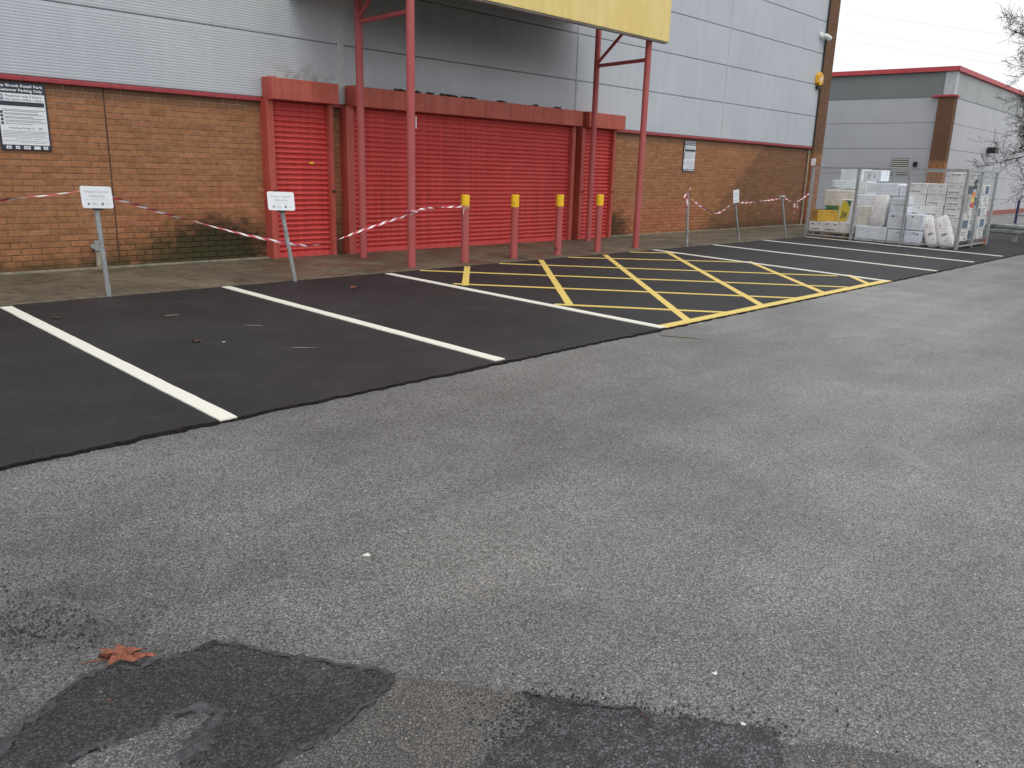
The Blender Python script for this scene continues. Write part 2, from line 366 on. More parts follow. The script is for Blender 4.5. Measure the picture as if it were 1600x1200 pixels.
MT = dict(inkpale=mat_plain('ink_pale', (.36,.4,.46), .5), tarseal=mat_plain('tar_seal', (.012,.008,.008), .9, 0, .5, 30, .15), ground=mat_ground(), tarmac=mat_tarmac(), patch=mat_patch(), patch_old=mat_patch_old(), patch_loose=mat_patch_loose(), bitumen=mat_bitumen(),
    white=mat_paint_line('white_line_paint', (.84,.82,.72)), yellow=mat_paint_line('yellow_line_paint', (.8,.6,.16)), slab=mat_slab(),
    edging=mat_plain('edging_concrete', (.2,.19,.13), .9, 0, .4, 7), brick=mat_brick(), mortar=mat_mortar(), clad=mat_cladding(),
    trim=mat_plain('trim_grey', (.5,.53,.55), .45, 0, .08, 5), joint=mat_plain('joint_dark', (.03,.03,.032), .8), sealant=mat_plain('brown_sealant', (.075,.035,.022), .8, 0, .25),
    hood=mat_red('hood_red', (.46,.092,.058), .5), shutter=mat_red('shutter_red', (.62,.072,.068), .3, .42), jamb=mat_red('jamb_red', (.45,.075,.055), .45),
    post=mat_red('post_red', (.42,.088,.085), .4, .5, False, .8), flash=mat_red('flashing_red', (.36,.045,.055), .3), fascia=mat_fascia(), sleeve=mat_plain('sleeve_yellow', (.88,.54,.012), .5, 0, .12, 14),
    underside=mat_plain('soffit_grey', (.3,.3,.29), .7, 0, .2, 3), galv=mat_galv(), plate=mat_plain('sign_white', (.78,.81,.84), .35, 0, .03, 10), navy=mat_plain('sign_navy', (.025,.028,.05), .4), ink=mat_plain('ink_grey', (.2,.23,.28), .5), inkdark=mat_plain('ink_dark', (.04,.045,.06), .5),
    tape=mat_tape(), black=mat_plain('black_plastic', (.012,.012,.013), .5), cream=mat_plain('conduit_cream', (.3,.26,.2), .7, 0, .2, 12), greybox=mat_plain('box_grey', (.3,.31,.31), .6), camwhite=mat_plain('camera_white', (.75,.78,.76), .35), alarm=mat_plain('alarm_yellow', (.8,.42,.02), .4),
    moss=mat_leaf('moss', (.03,.034,.012)), bluepack=mat_speckle('wrap_blue_white', (.8,.86,.95), (.88,.92,.97), 9), greenpack=mat_speckle('wrap_green_white', (.76,.86,.88), (.84,.92,.93), 9), carton=mat_speckle('carton_white', (.8,.79,.76), (.88,.87,.85), 7),
    cartonblue=mat_plain('carton_blue', (.075,.15,.24), .5), sack=mat_speckle('sack_white', (.8,.78,.76), (.9,.88,.86), 12), sackgreen=mat_plain('sack_green', (.03,.17,.11), .5), greysack=mat_speckle('grey_pack', (.66,.64,.63), (.78,.76,.75), 30), creampack=mat_speckle('cream_pack', (.8,.76,.66), (.88,.85,.76), 14),
    crate=mat_plain('crate_yellow', (.72,.42,.03), .45, 0, .1, 9), bagyellow=mat_plain('bag_yellow', (.78,.6,.02), .45, 0, .08, 12), baggreen=mat_plain('bag_green', (.03,.19,.05), .45), wood=mat_leaf('pallet_wood', (.26,.17,.1)), woodred=mat_leaf('pallet_red', (.36,.13,.075)),
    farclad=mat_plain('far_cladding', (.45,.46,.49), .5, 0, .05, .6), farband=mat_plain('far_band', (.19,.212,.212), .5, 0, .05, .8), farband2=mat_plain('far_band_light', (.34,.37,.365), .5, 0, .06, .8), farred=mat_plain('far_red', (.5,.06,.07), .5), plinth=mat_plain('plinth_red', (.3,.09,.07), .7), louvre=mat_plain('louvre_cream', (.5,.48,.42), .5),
    bark=mat_leaf('bark', (.085,.06,.045)), barrier=mat_plain('barrier_steel', (.33,.35,.33), .6, .2, .4, 5), blue=mat_plain('rail_blue', (.03,.035,.12), .4), wire=mat_plain('wire_grey', (.7,.7,.71), .6), leaf=mat_leaf('leaf_rust', (.27,.085,.048)), leafdark=mat_leaf('leaf_dark', (.1,.045,.028)), twig=mat_leaf('twig', (.24,.2,.15)), gum=mat_plain('gum_white', (.62,.61,.57), .7, 0, .2, 60), crumb=mat_plain('crumb_black', (.016,.016,.018), .6, 0, .3, 90), stone=mat_speckle('chip_stone', (.3,.28,.25), (.55,.53,.49), 40),
    red=mat_plain('sticker_red', (.6,.05,.05), .5), orange=mat_plain('sticker_orange', (.75,.2,.02), .5), stick_y=mat_plain('sticker_yellow', (.78,.6,.03), .5))

# ================================================================== SETTING
# ground sheet
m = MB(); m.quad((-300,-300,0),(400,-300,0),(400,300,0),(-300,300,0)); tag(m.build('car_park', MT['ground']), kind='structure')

def ragged(p0, p1, step, amp, seed, freq=9.0):
    p0, p1 = Vector(p0), Vector(p1); L = (p1-p0).length; n = max(2, int(L/step)); t = (p1-p0)/L; nn = Vector((-t.y, t.x, 0)); out = []
    for i in range(n+1):
        p = p0+(p1-p0)*(i/n); a = noise.noise(Vector((p.x*freq, p.y*freq, seed)))*amp + noise.noise(Vector((p.x*freq*4, p.y*freq*4, seed+9)))*amp*.5
        out.append(p+nn*(a if 0 < i < n else 0))
    return out
def sheet(name, pts, z, mat, parent=None, base=0.0005):
    "flat slab with the outline pts (counter-clockwise) whose rim goes down to base"
    m = MB(); n = len(pts)
    top = [(p[0], p[1], z) for p in pts]; bot = [(p[0], p[1], base) for p in pts]
    m.v = top+bot; m.f = [tuple(range(n))]+[(i, n+i, n+(i+1) % n, (i+1) % n) for i in range(n)]
    return m.build(name, mat, parent)

# fresh tarmac: front edge ragged; long strip built as quads between back and front edge
PAVY = -2.40
front = ragged((-3, -7.06, 0), (27, -7.02, 0), .02, .026, 3.3, 7.5)
m = MB(); n = len(front); ZT = .012
for i, p in enumerate(front):
    m.v += [(p.x, PAVY, ZT), (p.x, p.y, ZT), (p.x, p.y-.004, .0005)]
for i in range(n-1):
    a, b = 3*i, 3*i+3; m.f += [(a+1, b+1, b, a), (a+2, b+2, b+1, a+1)]
tar = tag(m.build('parking_bays', MT['tarmac']), kind='structure')
# bitumen bleeding along the front joint
m = MB(); prev = None
for i, p in enumerate(front):
    w = .001+.035*max(0, noise.noise(Vector((p.x*.9, 3, 8))))+.045*max(0, noise.noise(Vector((p.x*17, 1, 4)))-.1)*max(0, .4+noise.noise(Vector((p.x*1.6, 7, 2))))
    w = max(.001, w); q = (Vector((p.x, p.y+w*.6, ZT+.0025)), Vector((p.x, p.y-.008-w*.5, ZT-.004)), Vector((p.x, p.y-.012-w*.7, .001)))
    if prev: m.quad(prev[1], q[1], q[0], prev[0]); m.quad(prev[2], q[2], q[1], prev[1])
    prev = q
m.build('joint_seam', MT['tarseal'], tar)

def marking(name, mat, a, b, w, z, parent, seed=0, wob=.004):
    a, b = Vector((*a, 0)), Vector((*b, 0)); t = (b-a).normalized(); nn = Vector((-t.y, t.x, 0))*w/2
    L = ragged(a-nn, b-nn, .06, wob, seed, 3); Rr = ragged(b+nn, a+nn, .06, wob, seed+5, 3)
    return sheet(name, L+Rr, z, mat, parent, ZT-.001)
ZL = ZT+.004
for i, (a, b) in enumerate([((-.18,-2.5),(-.25,-7.02)), ((1.99,-2.5),(1.93,-7.06)), ((4.21,-2.43),(4.1,-7.0)), ((6.45,-2.5),(6.2,-7.03)), ((12.67,-2.43),(11.78,-7.02)), ((14.79,-2.43),(13.89,-7.0)), ((16.99,-2.42),(16.11,-6.93)), ((19.1,-2.42),(18.0,-6.93))]):
    marking('white_bay_line', MT['white'], a, b, .1, ZL+.0035, tar, i*3.1, .005)
ZY = ZT+.0035
for i, (a, b) in enumerate([((7.9,-2.47),(6.56,-3.9)), ((9.5,-2.46),(6.45,-5.68)), ((11.1,-2.5),(6.72,-6.96)), ((12.7,-2.66),(8.24,-6.94)), ((12.41,-4.53),(9.84,-6.93)), ((12.03,-6.35),(11.27,-6.93))]):
    marking('hatch_line', MT['yellow'], a, b, .085, ZY, tar, 40+i*2.3)
for i, (a, b) in enumerate([((7.03,-2.46),(10.63,-6.92)), ((6.53,-3.72),(9.09,-6.96)), ((6.38,-5.52),(7.46,-6.95)), ((8.58,-2.45),(11.75,-6.3)), ((10.22,-2.42),(12.32,-4.62)), ((11.9,-2.44),(12.62,-3.1))]):
    marking('hatch_line', MT['yellow'], a, b, .068, ZY+.0016, tar, 70+i*2.3)
marking('hatch_border_line', MT['yellow'], (6.22,-6.99), (11.86,-6.99), .11, ZY+.0028, tar, 99)

# pavement of flags along the shop front
pav = MB(); pav.quad((-3,PAVY,.003),(24.9,PAVY,.003),(24.9,.05,.003),(-3,.05,.003)); pav = tag(pav.build('pavement', MT['joint']), kind='structure')
SL = .594; rows = 4; y0 = -.14-.003; rh = (abs(PAVY)-.14-.06)/rows
mb = MB(); mb.box(-SL/2+.0025, SL/2-.0025, -rh/2+.0025, rh/2-.0025, -.014, .008, .002); slab_me = mb.mesh('paving_slab')
for r in range(rows):
    for c in range(47):
        x = -2.7+c*SL+(SL/2 if r % 2 else 0)
        if x > 24.6: continue
        o = mk('paving_slab', slab_me, MT['slab'], pav, (x, y0-rh*(r+.5), .012+random.uniform(-.0025, .0025)))
        o.rotation_euler = (random.uniform(-.004,.004), random.uniform(-.004,.004), random.uniform(-.004,.004))
mb = MB(); mb.box(0, .905, PAVY+.003, PAVY+.057, .001, .019, .004); e_me = mb.mesh('edging_kerb')
for c in range(30): mk('edging_kerb', e_me, MT['slab'], pav, (-2.9+c*.915, random.uniform(-.004,.004), random.uniform(-.002,.002)))
mb = MB(); mb.box(-3, 6.06, -.135, -.008, .001, .036, .008); mb.box(14.3, 24.0, -.135, -.008, .001, .036, .008)
mb.build('edging_strip', MT['edging'], pav)

# ================================================================== MAIN BUILDING
bld = empty('retail_building', (0, 0, 0), 'grey clad retail unit with brown brick base and red roller shutters', 'building')
XL, XR, ZB, ZTOP = -3.0, 24.15, 2.25, 7.35
# brick wall (mortar backing with openings)
wall_spans = [(XL, 6.16), (7.08, 7.5), (12.86, 13.16), (14.2, XR)]
mb = MB()
for a, b in wall_spans: mb.box(a, b, .0, .22, .004, ZB)
mb.box(6.16, 7.08, .1, .2, .004, ZB); mb.box(7.5, 12.86, .1, .2, .004, ZB); mb.box(13.16, 14.2, .1, .2, .004, ZB)
wall = mb.build('brick_wall', MT['mortar'], bld)
JX = 3.945
def brickmesh(L, d=.006, h=.0655):
    mb = MB(); x0, x1 = -L/2, L/2; i = .004
    mb.v = [(x0,0,0),(x1,0,0),(x1,0,h),(x0,0,h),(x0+i,-d,i),(x1-i,-d,i),(x1-i,-d,h-i),(x0+i,-d,h-i)]
    mb.f = [(4,5,6,7),(0,1,5,4),(1,2,6,5),(2,3,7,6),(3,0,4,7)]; return mb
bricks = []
for r in range(30):
    off = .1125 if r % 2 else 0
    c0 = int(math.floor((XL-off)/.225))
    for c in range(c0, 122):
        a, b = off+c*.225+.005, off+c*.225+.22
        for s0, s1 in wall_spans:
            cuts = [(s0, JX-.008), (JX+.008, s1)] if s0 < JX < s1 else [(s0, s1)]
            for q0, q1 in cuts:
                l, h = max(a, q0), min(b, q1)
                if h-l > .03: bricks.append((l, h, r*.075+.005))
def bkey(t):
    c = Vector(((t[0]+t[1])/2, 0, t[2]+.03)); return (c-CAM).length
vis = [t for t in bricks if t[0] > 2.62 and t[1]-t[0] > .21 and t[1] < 6.0 and not (t[0] < 3.25 and t[2] > 1.42)]
vis.sort(key=bkey); single = set(vis[:300])
bm_full = brickmesh(.215).mesh('brick')
for t in single:
    o = mk('brick', bm_full, MT['brick'], wall, ((t[0]+t[1])/2, .0-random.uniform(0, .0015), t[2])); o.rotation_euler = (random.uniform(-.004,.004), 0, random.uniform(-.006,.006))
mb = MB()
for t in bricks:
    if t in single: continue
    q = brickmesh(t[1]-t[0]); n = len(mb.v); cx = (t[0]+t[1])/2; j = random.uniform(0, .0015)
    mb.v += [(v[0]+cx, v[1]-j, v[2]+t[2]) for v in q.v]; mb.f += [tuple(n+i for i in f) for f in q.f]
tag(mb.build('brick_courses', MT['brick'], wall), kind='stuff')
mb = MB(); mb.box(JX-.007, JX+.007, -.0025, .01, .02, ZB-.005); mb.build('movement_joint', MT['sealant'], wall)
# brick pilaster at the corner
PX0, PX1, PY = 24.02, 24.64, -.1
mb = MB(); mb.box(PX0+.01, PX1-.01, PY+.009, .6, .004, ZTOP); pil = mb.build('brick_pilaster', MT['mortar'], bld)
mb = MB()
for r in range(98):
    off = .1125 if r % 2 else 0; z = r*.075+.005; x = PX0-off
    while x < PX1-.02:
        l, h = max(x+.005, PX0), min(x+.22, PX1)
        if h-l > .03: 
            q = brickmesh(h-l); n = len(mb.v); mb.v += [(v[0]+(l+h)/2, v[1]+PY+.009, v[2]+z) for v in q.v]; mb.f += [tuple(n+i for i in f) for f in q.f]
        x += .225
    for k in range(6):      # return face seen from the left
        y = PY+.012+k*.1125
        n = len(mb.v); mb.v += [(PX0+.01,y,z),(PX0+.01,y+.103,z),(PX0+.01,y+.103,z+.065),(PX0+.01,y,z+.065),(PX0,y+.003,z+.004),(PX0,y+.1,z+.004),(PX0,y+.1,z+.061),(PX0,y+.003,z+.061)]
        mb.f += [(n+4,n+7,n+6,n+5),(n,n+4,n+5,n+1),(n+1,n+5,n+6,n+2),(n+2,n+6,n+7,n+3),(n+3,n+7,n+4,n)]
tag(mb.build('brick_courses', MT['brick'], pil), kind='stuff')
# downpipe beside the pilaster
mb = MB(); mb.tube([(23.82,-.05,.03),(23.82,-.05,2.2)], .028, 10)
for z in (.5, 1.3, 2.1): mb.box(23.78, 23.86, -.085, -.012, z, z+.03)
mb.build('downpipe', MT['cream'], bld)

# cladding panels with fine horizontal ribs
ZJ = [2.30, 3.16, 4.03, 4.89, 5.745, 6.6, 7.35]; XJ = [-3.0, 1.8, 7.45, 13.02, 18.75, 24.0]
def panel(x0, x1, z0, z1, rd=.0022):
    mb = MB(); g = .0035; z = z0+g; prof = [(.0, z), (-.03, z), (-.045, z+.012)]; z += .03; p = .0345
    while z+p < z1-.03:
        prof += [(-.045, z), (-.045-rd, z+p*.22), (-.045-rd, z+p*.62), (-.045, z+p*.84)]; z += p
    prof += [(-.045, z1-g-.012), (-.03, z1-g), (0, z1-g)]
    for y, zz in prof: mb.v += [(x0+.012, y, zz), (x1-.012, y, zz)]
    for i in range(len(prof)-1): mb.f.append((2*i, 2*i+1, 2*i+3, 2*i+2))
    mb.f.append(tuple(2*i for i in reversed(range(len(prof))))); mb.f.append(tuple(2*i+1 for i in range(len(prof))))
    return mb
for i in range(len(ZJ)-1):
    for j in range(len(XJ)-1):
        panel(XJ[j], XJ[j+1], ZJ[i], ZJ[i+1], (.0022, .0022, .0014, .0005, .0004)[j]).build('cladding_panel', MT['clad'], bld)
mb = MB(); mb.box(XL, 24.0, .001, .2, ZB+.002, ZTOP); mb.build('cladding_backing', MT['greybox'], bld)
for x in XJ[1:-1]:
    w = .055 if x == 7.45 else .022
    mb = MB(); mb.box(x-w, x+w, -.058, .0005, 2.302, ZTOP-.01, .006); mb.box(x-.004, x+.004, -.061, -.05, 2.303, ZTOP-.02); mb.build('joint_trim', MT['trim'], bld)
mb = MB(); mb.box(23.985, 24.012, -.09, .0, 2.302, ZTOP-.01); mb.build('joint_trim', MT['joint'], bld)
def flashing(x0, x1):
    n = max(1, round((x1-x0)/3)); w = (x1-x0)/n
    for i in range(n):
        mb = MB(); a, b = x0+i*w+.0015, x0+(i+1)*w-.0015
        prof = [(-.001, 2.252), (-.058, 2.244), (-.064, 2.252), (-.064, 2.288), (-.05, 2.299), (-.001, 2.3)]
        for y, z in prof: mb.v += [(a, y, z), (b, y, z)]
        k = len(prof); mb.f = [(2*q, 2*q+1, 2*((q+1) % k)+1, 2*((q+1) % k)) for q in range(k)]+[tuple(2*q for q in reversed(range(k))), tuple(2*q+1 for q in range(k))]
        mb.build('flashing', MT['flash'], bld)
flashing(XL, 6.08); flashing(7.2, 7.46); flashing(14.33, 24.0)
mb = MB(); mb.box(XL, 24.6, .25, 30, 0, ZTOP+.1); mb.build('rear_block', MT['trim'], bld)

# roller shutters
def slat(x0, x1, y):
    "one curled lath, 75 mm pitch, its lower lip tucked under"
    P = [(0, .0745), (-.008, .0735), (-.02, .0685), (-.028, .06), (-.031, .05), (-.028, .041), (-.018, .033), (-.005, .027), (0, .024), (0, .0005)]
    mb = MB()
    for yy, z in P: mb.v += [(x0, y+yy, z), (x1, y+yy, z)]
    for i in range(len(P)-1): mb.f.append((2*i+2, 2*i+3, 2*i+1, 2*i))
    me = mb.mesh('slat', True); return me
def shutter(label, jx0, jx1, sx0, sx1, jx2, jx3, hx0, hx1, jy, hy, seam=None, locks=True):
    sh = empty('roller_shutter', ((sx0+sx1)/2, -.12, 0)); sh.parent = bld; sh['label'] = label
    O = Vector(((sx0+sx1)/2, -.12, 0))
    def add(mb, name, mat, smooth=False):
        return mb.build(name, mat, sh, smooth, loc=-O)
    me = slat(sx0, sx1, -.1)
    for i in range(29):
        o = mk('slat', me, MT['shutter'], sh, Vector((0, random.uniform(-.0012, .0012), .085+i*.075))-O)
    mb = MB(); mb.box(sx0, sx1, -.135, -.09, .012, .085, .006); add(mb, 'bottom_bar', MT['shutter'])
    mb = MB(); mb.box(sx0, sx1, -.085, -.07, .02, 2.27); add(mb, 'curtain_back', MT['shutter'])
    for a, b in ((jx0, jx1), (jx2, jx3)):
        mb = MB(); mb.box(a, b, jy, .0, .014, 2.27, .004)
        inner = (b-.012, b+.012) if a == jx0 else (a-.012, a+.012)
        mb.box(inner[0], inner[1], jy+.03, -.03, .015, 2.268)
        g = add(mb, 'guide_rail', MT['jamb'])
        if locks:
            lk = MB(); cx = (a+b)/2+(.02 if a == jx0 else 0); lk.box(cx-.025, cx+.03, jy-.02, jy+.002, .98, 1.01, .004); lk.build('lock_stud', MT['black'], sh, loc=-O)
    mb = MB(); z0, z1 = 2.272, 2.562; mb.box(hx0, hx1, hy, -.062, z0, z1, .006); add(mb, 'hood', MT['hood'])
    mb = MB(); mb.box(hx0-.012, hx0+.1, -.3, -.07, z0-.006, z1+.012, .003)
    ep = add(mb, 'end_plate', MT['jamb'])
    rv = MB()
    for k in range(4): rv.tube([(hx0-.012, -.27+.05*k, z0+.05+.06*(k % 3)), (hx0-.017, -.27+.05*k, z0+.05+.06*(k % 3))], .007, 8)
    if seam:
        rv.box(seam-.004, seam+.004, hy-.003, hy+.01, z0+.003, z1-.003)
    add(rv, 'hood_seam', MT['hood'])
    return sh
shutter('narrow red roller shutter with a small yellow sticker', 6.07, 6.18, 6.18, 7.11, 7.11, 7.18, 6.1, 7.2, -.2, -.34)
shutter('wide red roller shutter behind the bollards', 7.42, 7.55, 7.56, 12.8, 12.8, 12.9, 7.5, 12.93, -.2, -.34, seam=10.25, locks=False)
shutter('narrow red roller shutter beside the brick wall', 13.1, 13.2, 13.2, 14.15, 14.15, 14.23, 13.14, 14.34, -.2, -.34)
mb = MB(); mb.box(6.78, 6.85, -.1345, -.1315, 1.4, 1.425); mb.build('sticker', MT['stick_y'], bld)
# moss along the tops of the shutter boxes
mb = MB()
def tuft(x, y, z, s):
    for k in range(int(26*s)+6):
        c = Vector((x+random.gauss(0, .05*s), y+random.uniform(-.02,.03), z)); r = random.uniform(.006,.016)
        d = Vector((random.uniform(-1,1), random.uniform(-1,.4), random.uniform(.3,1.4))).normalized(); e = d.cross(Vector((random.random(), random.random(), .3))).normalized()
        t = c+d*r*random.uniform(1.5, 3.2); mb.quad(c-e*r, c+e*r, t+e*r*.4, t-e*r*.4)
for x0, x1, n in ((8.25, 8.5, 5), (8.55, 8.8, 3), (8.95, 9.5, 11), (9.75, 9.95, 4), (10.55, 10.7, 3), (11.5, 11.6, 2), (12.1, 12.2, 2)):
    for k in range(n): tuft(random.uniform(x0, x1), -.315, 2.56, random.uniform(.5, 1.1))
tag(mb.build('moss', MT['moss']), 'dark green moss growing along the tops of the red shutter boxes', 'moss', kind='stuff')

# wall conduit
wc = empty('wall_conduit', (3.675, -.02, 0), 'cream conduit with a grey junction box low on the brick wall', 'conduit')
O = Vector((3.675, -.02, 0))
mb = MB(); mb.box(3.645, 3.7, -.06, -.012, .036, .24, .006); mb.build('conduit', MT['cream'], wc, loc=-O)
mb = MB(); mb.box(3.635, 3.705, -.085, -.012, .242, .37, .01); mb.build('junction_box', MT['greybox'], wc, loc=-O)
mb = MB(); mb.tube([(3.622,-.075,.3),(3.622,-.02,.3)], .03, 14); mb.build('cable_gland', MT['greybox'], wc, loc=-O)

# ------------------------------------------------------------------ parking notice boards
def notice(label, x0, x1, z0, z1, full):
    s = empty('parking_notice', ((x0+x1)/2, -.02, z0), label, 'sign', 'parking notices on the brick wall'); O = Vector(((x0+x1)/2, -.02, z0)); W_ = x1-x0; H = z1-z0
    def q(a, b, c, d, y, mat, name, par=None):
        mb = MB(); mb.box(a, b, y, y+.0015, c, d); return mb.build(name, mat, s, loc=-O)
    mb = MB(); mb.box(x0, x1, -.03, -.0125, z0, z1, .003); mb.build('board', MT['navy'], s, loc=-O)
    t = .021
    q(x0+t, x1-t, z0+.062, z1-.125, -.0325, MT['plate'], 'panel')
    q(x0+t+.015, x1-t-.012, z1-.265, z1-.215, -.0342, MT['navy'], 'banner')
    def txt(body, size, xc, z, mat, y=-.0345, bold=0.0, fit=None):
        me = text_mesh(body, size, bold); xs = [v.co.x for v in me.vertices]; w = max(xs)-min(xs); k = (fit/w) if fit else 1
        o = mk('lettering', me, mat, s); o.scale = (k, 1, 1); o.rotation_euler = (math.pi/2, 0, 0); o.location = Vector((xc-(min(xs)+w/2)*k, y, z))-O
        return o
    xc = (x0+x1)/2
    lines = ['rley Brook Retail Park', 'Customer Parking Only']
    txt(lines[0], .043, xc, z1-.054, MT['plate'], -.0315, .0012, W_*.9); txt(lines[1], .043, xc, z1-.102, MT['plate'], -.0315, .0012, W_*.87)
    txt('Maximum stay 3 hours.', .036, xc+.03, z1-.165, MT['inkdark'], fit=W_*.72); txt('No return within 1 hour.', .036, xc+.03, z1-.203, MT['inkdark'], fit=W_*.74)
    q(x0+t+.012, x0+t+.062, z1-.205, z1-.137, -.0342, MT['ink'], 'parking_symbol')
    txt('P', .055, x0+t+.037, z1-.192, MT['plate'], -.036, .001)
    txt('A Parking Charge of', .026, xc-.03, z0+.245, MT['inkdark'], fit=W_*.5); txt('£85', .03, xc+W_*.31, z0+.245, MT['inkdark'])
    mb = MB()
    for k, (zz, a, b) in enumerate([(.455,.1,.94),(.44,.1,.8),(.415,.14,.78),(.402,.14,.9),(.375,.14,.7),(.36,.14,.93),(.335,.14,.85),(.318,.14,.95),(.295,.14,.68),(.215,.06,.95),(.2,.06,.9),(.185,.06,.94),(.168,.06,.88),(.15,.06,.95),(.13,.3,.6),(.13,.65,.82),(.105,.06,.93),(.088,.4,.9)]):
        mb.box(x0+W_*a, x0+W_*b, -.0341, -.0335, z0+zz, z0+zz+(.0055 if zz > .29 else .0035))
    mb.build('small_print', MT['ink'], s, loc=-O)
    mb = MB()
    for zz in (.29, .33, .372, .412): mb.box(x0+t+.012, x0+t+.04, -.0343, -.0335, z0+zz, z0+zz+.028)
    mb.build('pictogram', MT['inkdark'], s, loc=-O)
    mb = MB()
    for a, b in ((.1,.2),(.28,.36),(.44,.57),(.64,.77),(.83,.92)): mb.box(x0+W_*a, x0+W_*b, -.0325, -.0305, z0+.015, z0+.05)
    mb.build('logo_strip', MT['plate'], s, loc=-O)
    mb = MB()
    for a, b in ((.125,.175),(.3,.34),(.465,.55),(.86,.895)): mb.box(x0+W_*a, x0+W_*b, -.0332, -.0322, z0+.025, z0+.038)
    mb.build('logo', MT['ink'], s, loc=-O)
notice('navy and white parking notice on the brick wall near the leaning bay signs and conduit', 2.74, 3.28, 1.46, 2.225, True)
notice('navy and white parking notice on the brick wall beyond the canopy', 17.13, 17.66, 1.47, 2.205, False)

# ------------------------------------------------------------------ entrance canopy
can = empty('entrance_canopy', (10, -1.3, 0), 'faded yellow canopy sign carried on four red tubular posts', 'canopy'); O = Vector((10, -1.3, 0))
CX0, CX1, CY = 6.6, 12.98, -2.2
def cadd(mb, n, mat, sm=False):
    o = mb.build(n, mat, can, False, loc=-O)
    if sm: smooth_by_angle(o.data)
    return o
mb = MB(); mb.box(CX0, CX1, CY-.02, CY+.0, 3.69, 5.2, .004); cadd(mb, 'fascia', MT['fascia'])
mb = MB(); mb.box(CX0+.01, CX1-.01, CY+.002, CY+.09, 3.665, 3.72, .004); cadd(mb, 'bottom_rail', MT['underside'])
mb = MB(); mb.box(CX0, 12.8, CY+.005, -.06, 4.3, 4.42); cadd(mb, 'roof_deck', MT['underside'])
mb = MB(); mb.box(CX0-.02, CX0-.002, CY+.002, -.06, 3.7, 5.2, .004); cadd(mb, 'side_fascia', MT['fascia'])
mb = MB(); mb.box(CX1-.018, CX1-.001, CY+.1, -.06, 4.78, 5.2, .004); cadd(mb, 'side_fascia', MT['fascia'])
PR = .057
posts = [(7.14,-2.13,4.295), (12.62,-2.04,4.295), (7.3,-.74,4.295), (13.02,-.55,4.4)]
for x, y, z in posts:
    mb = MB(); mb.tube([(x,y,.014),(x,y,z)], PR, 20); cadd(mb, 'post', MT['post'], True)
for (x0,y0_,_), (x1,y1,_) in ((posts[2], posts[0]), (posts[3], posts[1])):
    mb = MB(); mb.tube([(x0,y0_,3.4),(x1,y1,3.37)], .034, 14); cadd(mb, 'crossbeam', MT['post'], True)
    mb = MB(); mb.tube([(x0,y0_,3.44),(x1+(x0-x1)*.18,y1+(y0_-y1)*.18,4.2)], .03, 14); cadd(mb, 'brace', MT['post'], True)
mb = MB(); mb.box(7.196, 7.2, -2.18, -2.15, 1.9, 2.06); cadd(mb, 'sticker', MT['plate'])

# ------------------------------------------------------------------ bollards
bol_lab = ['red bollard with yellow cap, barrier tape tied round its neck', 'red bollard with yellow cap, next to the taped one', 'red bollard with yellow cap, base scuffed black, third from the tape', 'red bollard with yellow cap standing before the narrow shutter by the brick wall']
for i, (x, y) in enumerate([(8.22,-2.06), (9.27,-2.07), (10.33,-2.08), (11.43,-2.06)]):
    b = empty('bollard', (x, y, .012), bol_lab[i], 'bollard', 'bollards before the shutters')
    b.rotation_euler = (random.uniform(-.006,.006), random.uniform(-.006,.006), 0)
    mb = MB(); mb.tube([(0,0,0),(0,0,.99)], .06, 22); o = mb.build('post', MT['post'], b); smooth_by_angle(o.data)
    zb = .85 if i == 0 else .815
    mb = MB(); mb.tube([(0,0,zb),(0,0,.997),(0,0,1.004)], [.0655,.0655,.06], 22); o = mb.build('yellow_cap', MT['sleeve'], b); smooth_by_angle(o.data)
    if i:
        mb = MB(); mb.tube([(0,0,.875),(0,0,.888)], .0668, 22); o = mb.build('cap_seam', MT['sleeve'], b); smooth_by_angle(o.data)
    else:
        mb = MB(); mb.tube([(0,0,.8),(0,0,.846)], .062, 22); o = mb.build('worn_band', mat_plain('worn_peach', (.66,.4,.24), .6, 0, .2, 30), b); smooth_by_angle(o.data)
    if i == 2:
        mb = MB()
        for k in range(16):
            a = random.uniform(2.4, 4.6); z = random.uniform(.02,.2); mb.tube([(math.cos(a)*.0603, math.sin(a)*.0603, z), (math.cos(a)*.0612, math.sin(a)*.0612, z)], random.uniform(.004,.014), 6)
        tag(mb.build('scuff', MT['black'], b), kind='stuff')

